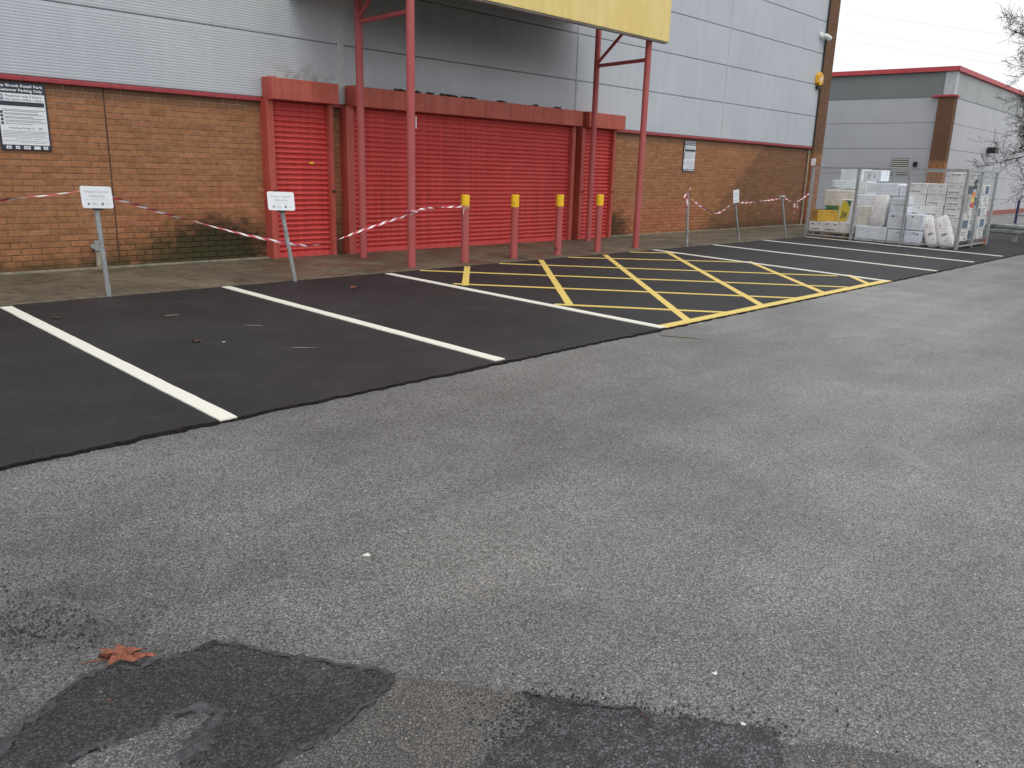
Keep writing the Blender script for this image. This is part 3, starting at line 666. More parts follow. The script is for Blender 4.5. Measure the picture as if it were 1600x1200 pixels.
# ------------------------------------------------------------------ leaning bay signs on galvanised poles
def bay_sign(label, base, top, plate=None, cap=False, name='parking_bay_sign', cat='sign', group=None):
    s = empty(name, base, label, cat, group); B = Vector(base); T = Vector(top)-B
    mb = MB(); mb.tube([(0,0,0), tuple(T)], .0245, 14); o = mb.build('pole', MT['galv'], s); smooth_by_angle(o.data)
    if cap:
        mb = MB(); mb.tube([tuple(T), tuple(T+Vector((0,0,.02))), tuple(T+Vector((0,0,.05)))], [.03,.085,.075], 14); mb.build('pole_cap', MT['galv'], s)
    if plate:
        w, h, rz, tilt, pit = plate
        p = empty('plate_mount', (0,0,0)); bpy.data.objects.remove(p)
        # rounded plate
        pts = []; r = .022
        for cx, cz, a0 in ((w/2-r, h/2-r, 0), (-w/2+r, h/2-r, 90), (-w/2+r, -h/2+r, 180), (w/2-r, -h/2+r, 270)):
            for k in range(5): a = R_(a0+k*22.5); pts.append((cx+math.cos(a)*r, cz+math.sin(a)*r))
        mb = MB(); n = len(pts); mb.v = [(a, -.0025, c) for a, c in pts]+[(a, .0025, c) for a, c in pts]
        mb.f = [tuple(range(n)), tuple(reversed(range(n, 2*n)))]+[(i, n+i, n+(i+1) % n, (i+1) % n) for i in range(n)]
        pl = mb.build('plate', MT['plate'], s); nrm = Vector((math.sin(rz), -math.cos(rz), 0))
        pl.location = T+nrm*.04+Vector((0,0,0)); pl.rotation_euler = (pit, tilt, rz)
        mb = MB(); mb.box(-.05, .05, .003, .03, -h/2-.015, -h/2+.02, .003); mb.build('clamp', MT['black'], pl)
        def txt(body, size, xc, z, mat, fit):
            me = text_mesh(body, size, 0); xs = [v.co.x for v in me.vertices]; ww = max(xs)-min(xs); k = fit/ww
            o = mk('lettering', me, mat, pl); o.scale = (k,1,1); o.rotation_euler = (math.pi/2,0,0); o.location = (xc-(min(xs)+ww/2)*k, -.0035, z)
        txt('Teachers Customer', .036, 0, h*.2, MT['inkpale'], w*.78); txt('Parking Only', .036, 0, h*.0, MT['inkpale'], w*.5)
        mb = MB(); mb.box(-w*.36, w*.38, -.0034, -.0027, -h*.12, -h*.11); mb.box(-w*.2, -w*.03, -.0034, -.0027, -h*.28, -h*.26); mb.box(-w*.2, w*.0, -.0034, -.0027, -h*.35, -h*.33); mb.box(w*.24, w*.4, -.0034, -.0027, -h*.31, -h*.29); mb.build('small_print', MT['inkpale'], pl)
        mb = MB(); mb.box(-w*.33, -w*.26, -.0036, -.0027, -h*.36, -h*.25); mb.box(w*.11, w*.19, -.0036, -.0027, -h*.37, -h*.24); mb.build('pictogram', MT['ink'], pl)
    return s
PZ = .012
def plate_from(px, yy): return W(px[0], px[1], yy)
b1, b2, b4, b3, b5 = (2.965,-2.37,PZ), (5.1,-2.43,PZ), (16.14,-2.26,PZ), (13.92,-2.35,PZ), (18.31,-2.28,PZ)
c1 = W(148, 308, -2.40); c2 = W(437.5, 314, -2.46); c4 = W(1147.5, 306.5, -2.29)
t3 = W(1075, 301, -2.35); t5 = W(1222, 309, -2.28)
bay_sign('white bay sign on a leaning grey pole before the bare brick wall', b1, c1, (.315,.215,R_(10),R_(2),R_(-9)), group='bay signs')
bay_sign('white bay sign on a leaning grey pole before the narrow shutter', b2, c2, (.315,.215,R_(-12),R_(1.5),R_(-14)), group='bay signs')
bay_sign('bare grey pole with barrier tape knotted round its top', b3, t3, None, name='grey_pole', cat='pole')
bay_sign('white bay sign on a leaning grey pole with tape between two bare poles', b4, c4, (.315,.27,R_(8),R_(-5),R_(-4)), group='bay signs')
bay_sign('bare leaning grey pole with flat cap near the wire cage', b5, t5, None, True, name='grey_pole', cat='pole')

# ------------------------------------------------------------------ barrier tape
def tape(label, pts, width=.05, twist=3.0, seed=0, tails=()):
    def ribbon(mb, uvs, P, w, tw, ph):
        # resample
        Q = []; P = [Vector(p) for p in P]
        for i in range(len(P)-1):
            p0, p1, p2, p3 = P[max(i-1,0)], P[i], P[i+1], P[min(i+2,len(P)-1)]
            for k in range(14):
                t = k/14; Q.append(.5*((2*p1)+(p2-p0)*t+(2*p0-5*p1+4*p2-p3)*t*t+(3*p1-p0-3*p2+p3)*t**3))
        Q.append(P[-1]); L = 0; pr = None
        for i, q in enumerate(Q):
            t = (Q[min(i+1,len(Q)-1)]-Q[max(i-1,0)]).normalized(); up = Vector((0,0,1)); s = t.cross(up)
            s = s.normalized() if s.length > .1 else Vector((0,-1,0)); up = s.cross(t)
            if i: L += (q-Q[i-1]).length
            a = ph+tw*L+.8*noise.noise(Vector((L*2, seed, ph))); d = up*math.cos(a)+s*math.sin(a); e = t.cross(d)
            fold = .3+.25*noise.noise(Vector((L*3, seed+4, 1)))
            row = [q-d*w/2, q+e*w*fold*.5, q+d*w/2]
            if pr is not None:
                for j in range(2):
                    n = len(mb.v); mb.v += [tuple(pr[0][j]), tuple(row[j]), tuple(row[j+1]), tuple(pr[0][j+1])]; mb.f.append((n,n+1,n+2,n+3))
                    uvs += [(pr[1], j*.5), (L, j*.5), (L, j*.5+.5), (pr[1], j*.5+.5)]
            pr = (row, L)
    mb = MB(); uvs = []; ribbon(mb, uvs, pts, width, twist, seed*1.3+.4)
    for tl in tails: ribbon(mb, uvs, tl, width*.9, 6, seed+2)
    me = mb.mesh('barrier_tape', True); uv = me.uv_layers.new(name='UVMap')
    for i, c in enumerate(uvs): uv.data[i].uv = c
    return tag(mk('barrier_tape', me, MT['tape']), label, 'barrier tape', 'red and white barrier tape')
def wrap(c, r, z, n=10, dz=.03, turns=1.3):
    return [(c[0]+math.cos(k/n*turns*6.28)*r, c[1]+math.sin(k/n*turns*6.28)*r, z+dz*k/n) for k in range(n+1)]
tape('red and white tape running from the bare brick wall side to the first leaning sign', [(.2,-2.36,.95), (1.2,-2.37,.95), (2.1,-2.38,.99), (2.82,-2.39,1.075), (2.93,-2.37,1.06)], .032, 1.2, 1)
tape('red and white tape sagging from the first leaning sign to the canopy post', [(2.95,-2.37,1.05)]+[W(u, v, -2.40+.16*(u-168)/470-(.12 if 380<u<540 else 0)) for u, v in [(168,306),(260,334),(380,366),(455,381),(485,384),(520,377),(560,362),(600,348)]]+[(7.07,-2.215,.765)]+wrap((7.14,-2.15), .061, .77, dz=.05), .029, 1.6, 2)
tape('red and white tape tied between the canopy post and the first bollard', wrap((7.14,-2.15), .063, .815, dz=-.02, turns=.9)+[W(660,326.5,-2.15), W(680,325,-2.12), W(700,323.5,-2.1), (8.15,-2.1,.85)]+wrap((8.22,-2.06), .066, .845, dz=-.02), .03, 4, 3, tails=[[(8.15,-2.1,.85),(8.13,-2.12,.78),(8.12,-2.13,.70)]])
yq = -2.32
tape('red and white tape slung along the bare poles to the wire cage', wrap(t3[:2], .03, t3.z-.02, dz=-.05)+[W(u, v, yq) for u, v in [(1075,307),(1100,326),(1113,332),(1121,333.5),(1130,329)]]+[W(1147.5,318.5,-2.31)]+[W(u, v, -2.31) for u, v in [(1180,315.5),(1221,310.5)]]+wrap(W(1222.5,311,-2.28)[:2], .032, .93, dz=-.03, turns=1)+[W(u, v, -2.31) for u, v in [(1228,310.5),(1243,316),(1267,301)]], .034, 3, 5,
     tails=[[W(1074,303,-2.37), W(1069,308,-2.39), W(1067.5,318,-2.39), W(1068.5,323,-2.39)], [W(1075,307,-2.38), W(1073,322,-2.39), W(1071.5,337,-2.39)], [W(1243,316,-2.31), W(1240.5,323,-2.33), W(1240,332,-2.33), W(1238.5,343,-2.33)], [W(1243,316,-2.31), W(1246,322,-2.33), W(1243.5,326,-2.33), W(1241,320,-2.33)], [t3+Vector((0,-.03,-.02)), t3+Vector((-.02,-.04,.05)), t3+Vector((.03,-.03,.09))]])

# ------------------------------------------------------------------ camera and alarm box on the corner
ct = W(1287, 57, -.1); cc = empty('security_camera', ct, 'white bullet security camera high on the cladding by the brick corner', 'camera')
mb = MB(); mb.tube([(-.08,.06,.02),(-.08,-.0,.02),(-.08,-.03,.02)], [.085,.085,.05], 14); o = mb.build('mount', MT['camwhite'], cc); smooth_by_angle(o.data)
mb = MB(); mb.tube([(-.08,-.03,.02),(.02,-.07,.0),(.19,-.1,-.04)], [.055,.075,.075], 14); o = mb.build('housing', MT['camwhite'], cc); smooth_by_angle(o.data)
mb = MB(); mb.tube([(.19,-.1,-.04),(.215,-.105,-.047)], .062, 14); mb.build('lens', MT['black'], cc)
at = W(1278, 124, -.05); al = empty('alarm_box', at, 'yellow six sided alarm box on the cladding by the brick corner', 'alarm')
mb = MB(); pts = [(.0,.2),(.17,.11),(.17,-.1),(.0,-.2),(-.17,-.1),(-.17,.11)]
mb.v = [(a, .0, c) for a, c in pts]+[(a*.92, -.1, c*.92) for a, c in pts]; mb.f = [tuple(reversed(range(6,12)))]+[(i, (i+1) % 6, 6+(i+1) % 6, 6+i) for i in range(6)]; mb.build('cover', MT['alarm'], al)
mb = MB(); mb.box(-.1, .1, -.08, .0, -.27, -.185, .01); mb.build('strobe', MT['black'], al)
mb = MB(); mb.tube([(.03,-.101,.0),(.03,-.104,0)], .055, 12); mb.build('badge', MT['plate'], al)

# ================================================================== WIRE CAGE AND ITS STOCK
A = Vector((18.8, -5.86, 0)); Uv = Vector((.45, 3.53, 0)); UL = Uv.length; Uv.normalize(); Vv = Vector((1, .015, 0)).normalized(); VL = 2.29; HC = 1.62
def cg(u, v, z): return A+Uv*u+Vv*v+Vector((0,0,z))
Nf = Vector((-Uv.y, Uv.x, 0))            # outward normal of the cage front (towards the camera)
if Nf.dot(CAM-A) < 0: Nf = -Nf
ROTB = math.atan2(Uv.y, Uv.x)            # box x axis runs along the cage front
ZG = .013
cage = empty('wire_cage', A+Vector((0,0,ZG)), 'galvanised wire mesh cage full of stock at the end of the bays', 'cage')
Oc = A+Vector((0,0,ZG))
us = [0, (cg(0,0,0)-Vector((19.05,-4.69,0))).length, (cg(0,0,0)-Vector((19.2,-3.51,0))).length, UL]
def sq(mb, p, q, w):
    p, q = Vector(p), Vector(q); t = (q-p).normalized(); a = t.cross(Vector((0,0,1)));  a = a.normalized() if a.length > .1 else Uv.copy(); b = a.cross(t)
    c = [a*w/2+b*w/2, -a*w/2+b*w/2, -a*w/2-b*w/2, a*w/2-b*w/2]; n = len(mb.v)
    mb.v += [tuple(p+d-Oc) for d in c]+[tuple(q+d-Oc) for d in c]
    mb.f += [(n+i, n+(i+1) % 4, n+4+(i+1) % 4, n+4+i) for i in range(4)]+[(n+3,n+2,n+1,n),(n+4,n+5,n+6,n+7)]
for u in us:
    mb = MB(); sq(mb, cg(u,0,ZG), cg(u,0,HC), .055); mb.build('post', MT['galv'], cage)
for v in (1.09, VL):
    mb = MB(); sq(mb, cg(0,v,ZG), cg(0,v,HC), .05); mb.build('post', MT['galv'], cage)
for u in (us[2], UL):
    mb = MB(); sq(mb, cg(u,VL,ZG), cg(u,VL,HC), .05); mb.build('post', MT['galv'], cage)
for p, q in ((cg(-.03,0,HC), cg(UL+.03,0,HC)), (cg(0,0,HC), cg(0,VL,HC)), (cg(0,VL,HC), cg(UL,VL,HC)), (cg(UL,0,HC), cg(UL,VL,HC))):
    mb = MB(); sq(mb, p+Vector((0,0,.02)), q+Vector((0,0,.02)), .045); mb.build('top_rail', MT['galv'], cage)
for p, q in ((cg(.03,0,.07), cg(UL-.03,0,.07)), (cg(0,.03,.07), cg(0,VL,.07))):
    mb = MB(); sq(mb, p, q, .03); mb.build('bottom_rail', MT['galv'], cage)
def wires(p0, p1, z0, z1, pitch=.058, r=.0028):
    mb = MB(); L = (p1-p0).length; n = int(L/pitch); k = int((z1-z0)/pitch)
    for i in range(1, n): p = p0.lerp(p1, i/n); sq(mb, p+Vector((0,0,z0)), p+Vector((0,0,z1)), r)
    for j in range(k+1): z = z0+(z1-z0)*j/k; sq(mb, p0+Nf*.003+Vector((0,0,z)), p1+Nf*.003+Vector((0,0,z)), r)
    return mb
for a, b in zip(us, us[1:]): wires(cg(a,0,0), cg(b,0,0), .07, HC).build('mesh_panel', MT['galv'], cage)
wires(cg(0,0,0), cg(0,1.09,0), .07, HC, .075).build('mesh_panel', MT['galv'], cage); wires(cg(0,1.09,0), cg(0,VL,0), .07, HC, .075).build('mesh_panel', MT['galv'], cage)
wires(cg(0,VL,0), cg(UL,VL,0), .07, HC, .1).build('mesh_panel', MT['galv'], cage); wires(cg(UL,0,0), cg(UL,VL,0), .07, HC, .1).build('mesh_panel', MT['galv'], cage)
tag_o = W(1272, 254, -2.36); t_ = cg(UL,0,HC+.07)
mb = MB(); mb.box(-.055,.055,-.008,.008,-.05,.11,.004); o = mb.build('tag_plate', MT['plate'], cage); o.location = t_-Oc+Nf*.04+Vector((0,0,.05)); o.rotation_euler = (0,0,ROTB-math.pi)

def FP(px, py, off):
    "point where a photo pixel meets the upright plane lying off metres behind the cage front"
    P0 = A-Nf*off; d = ray(px, py); t = (P0-CAM).dot(Nf)/d.dot(Nf); p = CAM+d*t
    return (p-P0).dot(Uv), p.z
def rect(l, t, r, b, off):
    ym, xm = (t+b)/2, (l+r)/2
    ua, ub = FP(l, ym, off)[0], FP(r, ym, off)[0]
    return min(ua, ub), max(ua, ub), FP(xm, b, off)[1], FP(xm, t, off)[1]
Bx = Matrix((Uv, -Nf*-1 if False else (-Nf), Vector((0,0,1)))).transposed()       # columns: along front, inward, up
flip = Bx.determinant() < 0
def block(name, label, cat, l, t, r, b, off, depth, mat, group=None, bev=.012, zmin=None, sag=0.0):
    u0, u1, z0, z1 = rect(l, t, r, b, off)
    if zmin is not None: z0 = zmin
    P = A+Uv*((u0+u1)/2)-Nf*(off+depth/2)+Vector((0,0,z0)); w, h = u1-u0, z1-z0
    mb = MB(); mb.box(-w/2, w/2, -depth/2, depth/2, 0, h, bev)
    o = mb.build(name, mat); o.location = P; o.rotation_euler = (0, 0, ROTB+random.uniform(-.02,.02)); tag(o, label, cat, group)
    return o, (w, h, depth)
# local frame of a block: x along cage front; face towards the camera is at y = +/- depth/2
sgn = 1 if (Vector((-math.sin(ROTB), math.cos(ROTB), 0)).dot(Nf) > 0) else -1
def face_mark(o, dims, rects, mat, name='print', parent_kind=None):
    w, h, d = dims; y = sgn*(d/2+.002)
    for a, b, c, e in rects:
        mb = MB(); mb.box((a-.5)*w, (b-.5)*w, min(y, y+sgn*.0015), max(y, y+sgn*.0015), c*h, e*h); mb.build(name, mat, o)
GB = 'pale blue wrapped packs in the wire cage'
def pack(label, l, t, r, b, off, depth=.42, mat='bluepack', marks=None, group=None, zmin=None):
    o, d = block('wrapped_pack', label, 'pack', l, t, r, b, off, depth, MT[mat], group, .014, zmin)
    # wrap seam and label dots; x mirrored so that 0 is the left side seen from the camera
    if marks: face_mark(o, d, [(1-b_, 1-a_, c_, e_) for a_, b_, c_, e_ in marks], MT['ink'], 'printed_mark')
    sm = MB(); w, h, dd = d; sm.box(-w/2+.01, w/2-.01, sgn*dd/2 if sgn > 0 else -dd/2-.004, sgn*dd/2+.004 if sgn > 0 else -dd/2, h*.48, h*.5); sm.build('wrap_seam', MT[mat], o)
    return o
pack('wide blue-white wrapped pack on the ground between two cage posts', 1335,354,1384,379, .1, .45, marks=[(.12,.17,.08,.16),(.6,.66,.06,.15),(.7,.75,.06,.14)], zmin=ZG)
pack('blue-white wrapped pack on the ground with two dark label dots', 1385,359,1410,382, .1, .45, marks=[(.62,.7,.78,.86),(.78,.9,.74,.84)], zmin=ZG)
pack('blue-white wrapped pack on the ground beside the leaning white sacks', 1411,361,1440,384, .1, .45, marks=[(.5,.58,.78,.88),(.66,.8,.74,.84)], zmin=ZG)
pack('blue-white wrapped pack with a dark dot, on the second tier behind the grey leaning pack', 1386,334,1413,358, .12, .42, marks=[(.25,.4,.76,.9)])
pack('blue-white wrapped pack with a dark dot, on the second tier above the leaning white sacks', 1415,335,1442,360, .12, .42, marks=[(.3,.42,.78,.9)])
pack('slim blue-white pack, lower of two under the tall back row', 1390,321,1416,334, .16, .4)
pack('slim blue-white pack, upper of two under the tall back row', 1392,309,1418,320.5, .16, .4)
pack('blue-white pack behind the cream box, shaded by the tall back row', 1337,304,1365,353, .55, .4, zmin=ZG)
pack('long blue-white pack in the back row, beside the pale green one', 1354,286,1404,306, .6, .45)
pack('short blue-white pack at the end of the back row', 1405,289,1423,308, .6, .45)
pack('pale green wrapped pack in the back row', 1299,281.5,1353,304, 1.35, .5, 'greenpack', marks=[(.02,.22,.42,.46),(.4,.7,.36,.39)])
pack('blue-white pack on top of the pale green one', 1313,264,1348,281.5, 1.38, .42)
pack('small blue-white pack topping the back row', 1349,266,1377,283, .66, .4, marks=[(.3,.36,.2,.7),(.62,.66,.3,.6)])
# hidden support under the back row
pack('tall blue-white wrapped stack carrying the back row', 1366,309,1424,372, .65, .5, zmin=ZG)
pack('tall pale green wrapped stack behind the yellow crate', 1299,304,1336,372, 1.35, .5, 'greenpack', zmin=ZG)
# grey leaning pack
def leaning(name, label, cat, px_t, px_b, off_t, off_b, wpx, thick, mat, round_=.5, group=None):
    ut, zt = FP(*px_t, off_t); ub, zb = FP(*px_b, off_b); Pt = A+Uv*ut-Nf*off_t+Vector((0,0,zt)); Pb = A+Uv*ub-Nf*off_b+Vector((0,0,zb))
    H = (Pt-Pb).length; zax = (Pt-Pb).normalized(); xax = Uv-zax*Uv.dot(zax); xax.normalize(); yax = zax.cross(xax)
    w = wpx*((Pb-CAM).dot(Fw))/FPX
    mb = MB(); nu, nv = 18, 16
    for j in range(nv+1):
        t = j/nv; s = 1-(abs(2*t-1))**(7 if round_ < .6 else 3.2)*.34; th = (1-(abs(2*t-1))**4)*thick/2+.012
        for i in range(nu):
            a = 2*math.pi*i/nu; ca, sa = math.cos(a), math.sin(a); e = .45
            x = math.copysign(abs(ca)**e, ca)*w/2*s; y = math.copysign(abs(sa)**(.8), sa)*th
            b = .006*noise.noise(Vector((x*14, y*14, t*9+ub)))
            mb.v.append((x+b, y+b, t*H))
    for j in range(nv):
        for i in range(nu): i2 = (i+1) % nu; mb.f.append((j*nu+i, j*nu+i2, (j+1)*nu+i2, (j+1)*nu+i))
    mb.f.append(tuple(reversed(range(nu)))); mb.f.append(tuple(nv*nu+i for i in range(nu)))
    o = mb.build(name, mat, None, True); M4 = Matrix((xax, yax, zax)).transposed().to_4x4(); M4.translation = Pb; o.matrix_world = M4
    ysg = 1 if yax.dot(Nf) > 0 else -1
    return tag(o, label, cat, group), (w, H, thick, ysg)
leaning('grey_pack', 'tall grey-white pack leaning back on the wide blue-white pack', 'pack', (1380,304.5), (1368,355), .4, .16, 27, .17, MT['greysack'], .4)
sk_lab = ['white sack with green lettering leaning back, tilted towards the blue packs', 'white sack with green lettering leaning back, next to the cage corner post']
for i, (pt, pb, w) in enumerate([((1450,338), (1459,387.5), 20), ((1471,338), (1480,389), 24)]):
    o, (w_, H_, th_, ys) = leaning('white_sack', sk_lab[i], 'sack', pt, pb, .34, .1, w, .2, MT['sack'], .8, 'leaning white sacks')
    mb = MB()
    for k, (a, b, c, e) in enumerate([(.1,.22,.36,.4),(.0,.1,.35,.42),(-.12,-.02,.35,.44)]):
        y = ys*(th_/2+.016); x0, x1 = -w_*b, -w_*a; z0, z1 = c*H_, e*H_
        mb.poly([(x0,y,z0),(x1,y,z0),((x0+x1)/2-.02,y,z1+.01)]) ; mb.quad((x0,y,z0),(x1,y,z0),(x1-.01,y,z0+.02),(x0,y,z1))
    mb.build('lettering', MT['sackgreen'], o)
    mb = MB(); y = ys*(th_/2+.012); mb.quad((-.06,y,.2*H_),(-.03,y,.2*H_),(-.03,y,.215*H_),(-.06,y,.215*H_)); mb.quad((.02,y,.62*H_),(.035,y,.62*H_),(.03,y,.7*H_),(.015,y,.7*H_)); mb.build('small_print', MT['ink'], o)
# left end: pallet, white packs, crate, bags
def pallet(label, u0, u1, v0, v1, mat, group=None):
    c = cg((u0+u1)/2, (v0+v1)/2, ZG); p = empty('pallet', c, label, 'pallet', group, ROTB); w, d = u1-u0, v1-v0
    for k in range(5):
        x = -d/2+.05+(d-.1)*k/4; mb = MB(); mb.box(-w/2, w/2, x-.045, x+.045, .115, .137, .003); mb.build('deck_board', mat, p)
    for k in range(3):
        x = -d/2+.05+(d-.1)*k/2; mb = MB(); mb.box(-w/2, w/2, x-.04, x+.04, 0, .02, .002); mb.build('base_board', mat, p)
        for j in range(3):
            mb = MB(); yy = -w/2+.06+(w-.12)*j/2; mb.box(yy-.05, yy+.05, x-.04, x+.04, .02, .115); mb.build('block', mat, p)
    return p
pallet('weathered grey pallet under the yellow crate', UL-1.08, UL-.02, .08, .95, MT['wood'])
GW = 'white packs on the grey pallet'
for i, (l, t, r, b) in enumerate([(1263,346,1283.5,362), (1284,347,1309.5,363.5), (1310,347,1333,365)]):
    o, d = block('white_pack', ['white printed pack on the grey pallet, at the end nearest the brick wall', 'white printed pack in the middle of the grey pallet', 'white wrapped pack on the grey pallet, beside the blue-white pack'][i], 'pack', l, t, r, b, .1, .75, MT['carton'], GW, .014, ZG+.139)
    if i < 2: face_mark(o, d, [(.1,.3,.74,.84),(.6,.8,.74,.84),(.12,.8,.2,.3)], MT['ink'], 'printed_mark')
zt = rect(1284,347,1309,363,.1)[3]
cu = FP(1287, 336, .42)[0]; mb = MB(); w, h, dd = .47, .27, .46; mb.box(-w/2, w/2, -dd/2, dd/2, 0, h, .01); d = (w, h, dd)
o = mb.build('yellow_crate', MT['crate']); o.location = A+Uv*cu-Nf*.42+Vector((0,0,zt+.002)); o.rotation_euler = (0,0,ROTB+R_(-40)); tag(o, 'yellow crate with lid on the white packs near the brick wall', 'crate')
mb = MB(); w, h, dd = d; mb.box(-w/2-.012, w/2+.012, -dd/2-.012, dd/2+.012, h*.82, h*1.0, .008); mb.build('lid', MT['crate'], o)
mb = MB(); mb.box(-w*.1, w*.2, sgn*(dd/2) if sgn > 0 else -dd/2-.003, sgn*(dd/2)+.003 if sgn > 0 else -dd/2, h*.55, h*.62); mb.build('printed_mark', MT['inkdark'], o)
o, d = block('yellow_bag', 'yellow and green bag with white edges standing on the white packs', 'bag', 1309.5,311,1330,346, .12, .16, MT['sack'], None, .02, zt+.002)
w, h, dd = d; mb = MB(); y = sgn*(dd/2+.003)
mb.poly([(w*.42,y,.04*h),(-w*.2,y,.04*h),(-w*.32,y,.55*h),(-w*.28,y,.62*h),(-w*.02,y,.86*h),(w*.3,y,.94*h),(w*.34,y,.8*h)]); mb.build('yellow_print', MT['bagyellow'], o)
mb = MB(); y = sgn*(dd/2+.0032); mb.poly([(-w*.3,y,.63*h),(-w*.36,y,.93*h),(w*.24,y,.945*h),(-w*.02,y,.88*h)]); mb.build('green_print', MT['baggreen'], o)
mb = MB(); y = sgn*(dd/2+.0045)
for a, b, c, e in ((.12,.2,.2,.5),(.2,.3,.18,.24),(-.02,.06,.2,.45),(-.14,-.06,.25,.42)): mb.quad((w*a,y,h*c),(w*b,y,h*c),(w*b,y,h*e),(w*a,y,h*e))
mb.build('lettering', MT['inkdark'], o)
o.rotation_euler.x += sgn*.12
block('cream_box', 'cream box between the yellow bag and the grey leaning pack', 'box', 1340,322,1362,351, .18, .3, MT['creampack'], None, .012)
o, d = block('white_pack', 'thin white pack lying under the cream box', 'pack', 1336,351,1358,356.5, .16, .3, MT['carton'], None, .006); face_mark(o, d, [(.15,.6,.2,.6)], MT['sackgreen'], 'printed_mark')
o, d = block('cream_pack', 'speckled cream pack stacked behind the yellow crate and bag', 'pack', 1288,297,1331,322, .92, .35, MT['creampack'], None, .014)
o, d = block('green_yellow_pack', 'green and yellow pack under the speckled cream pack', 'pack', 1289,322,1335,346, .9, .4, MT['bagyellow'], None, .014, ZG); face_mark(o, d, [(.55,1,.8,1)], MT['baggreen'], 'printed_mark')

# right end: two-by-four stack of printed white cartons on a red-brown pallet
pallet('red-brown pallet under the printed white cartons', .08, 1.0, .42, 2.15, MT['woodred'])
cu0, cu1 = .07, FP(1421, 330, .44)[0]; cw, ch, cdp = (cu1-cu0)/3, .238, .42
place = ['bottom tier', 'second tier', 'third tier', 'fourth tier', 'fifth tier', 'topmost tier']
def prints(seed):
    r = random.Random(seed); q = []
    if r.random() < .75: q += [(.12,.28,.74,.79),(.62,.78,.74,.79)] if r.random() < .5 else [(.1,.36,.76,.83),(.39,.6,.74,.83),(.72,.8,.8,.9)]
    q += [(.22,.4,.22,.3),(.43,.66,.2,.28),(.1,.17,.18,.28)] if r.random() < .7 else []
    return q
zbase = ZG+.139
for tier in range(6):
    for iu in range(3):
        for iv in range(4):
            if iu > 0 and iv > 0: continue                       # only cartons on the two outer faces show
            if tier == 5 and not (iu == 0 and iv in (0, 1)): continue
            c = cg(cu0+cw*(iu+.5), .44+cdp*(iv+.5), zbase+tier*(ch+.003))
            mb = MB(); w_, d_ = cw-random.uniform(.006,.016), cdp-.012; mb.box(-w_/2, w_/2, -d_/2, d_/2, 0, ch, .01); 
            o = mb.build('printed_carton', MT['carton']); o.location = c+Vector((random.uniform(-.008,.008), random.uniform(-.008,.008), 0)); o.rotation_euler = (0,0,ROTB+random.uniform(-.025,.025))
            side = ['nearest the mesh corner', 'second from the mesh corner', 'third from the mesh corner'][iu] if iv == 0 else ['', 'second along the side face', 'third along the side face', 'fourth along the side face'][iv]
            tag(o, f'white printed carton, {place[tier]}, {side}', 'carton', 'printed white cartons in the wire cage')
            if iv == 0:
                pr = prints(tier*7+iu)
                if pr: face_mark(o, (w_, ch, d_), [(1-b, 1-a, cc_, e) for a, b, cc_, e in pr], MT['ink'])
            if iu == 0:      # side face (towards -u)
                blue = (tier+iv) % 3 == 1; mb = MB(); x = -w_/2-.002
                if blue: mb.box(x-.0015, x, -d_*.3, d_*.33, ch*.14, ch*.88); mb.build('blue_panel', MT['cartonblue'], o)
                else:
                    for a, b, cc_, e in ((-.3,.25,.78,.84),(-.3,.1,.64,.69),(-.3,.2,.5,.55),(.1,.36,.1,.16)): mb.box(x-.0015, x, -d_*b, -d_*a, ch*cc_, ch*e)
                    mb.quad((x-.001,-d_*.34,ch*.08),(x-.001,-d_*.24,ch*.08),(x-.001,-d_*.04,ch*.45),(x-.001,-d_*.1,ch*.45)); mb.build('print', MT['ink'], o)
# warning notice hung on the side mesh
wn = empty('cage_notice', cg(-.035, .55, .9), 'dark poster and orange, yellow and red stickers hung on the cage side mesh', 'notice'); 
def wq(v0, v1, z0, z1, mat, n):
    mb = MB(); a, b = Vv*v0, Vv*v1; e = Vector((0,-.004,0)); mb.v = [tuple(a+Vector((0,0,z0))), tuple(b+Vector((0,0,z0))), tuple(b+Vector((0,0,z1))), tuple(a+Vector((0,0,z1)))]; mb.v += [tuple(Vector(p)+e) for p in mb.v]
    mb.f = [(0,1,2,3),(7,6,5,4),(0,4,5,1),(1,5,6,2),(2,6,7,3),(3,7,4,0)]; mb.build(n, mat, wn)
wq(-.1, .12, .36, .56, MT['black'], 'poster'); wq(-.03, .1, .45, .475, MT['plate'], 'poster_line'); wq(-.13,.06,.19,.3, MT['orange'], 'sticker'); wq(-.13,.06,.09,.185, MT['stick_y'], 'sticker'); wq(-.13,.06,-.03,.085, MT['red'], 'sticker')
wq(-.11, .09, .565, .575, MT['galv'], 'hanger'); wq(-.035, -.03, .3, .36, MT['galv'], 'hanger')

# ================================================================== NEIGHBOURING WAREHOUSE
FC = Vector((32.95, -.95, 0)); D1 = Vector((math.cos(R_(96)), math.sin(R_(96)), 0)); D2 = Vector((math.cos(R_(2)), math.sin(R_(2)), 0)); FH = 5.4
fb = empty('warehouse', FC, 'pale grey warehouse with dark upper band and red roof edge', 'building')
def slabq(name, mat, d, s0, s1, z0, z1, out=0.0, th=.06):
    "upright slab on a face of the warehouse; d is the face direction, out the outward stand-off"
    o_ = Vector((d.y, -d.x, 0)); other = D2 if d is D1 else D1
    if o_.dot(other) > 0: o_ = -o_
    mb = MB(); a, b = d*s0+o_*out, d*s1+o_*out; e = -o_*th
    P = [a+Vector((0,0,z0)), b+Vector((0,0,z0)), b+Vector((0,0,z1)), a+Vector((0,0,z1))]; mb.v = [tuple(p) for p in P]+[tuple(p+e) for p in P]
    mb.f = [(0,1,2,3),(7,6,5,4),(0,4,5,1),(1,5,6,2),(2,6,7,3),(3,7,4,0)]
    return mb.build(name, mat, fb)
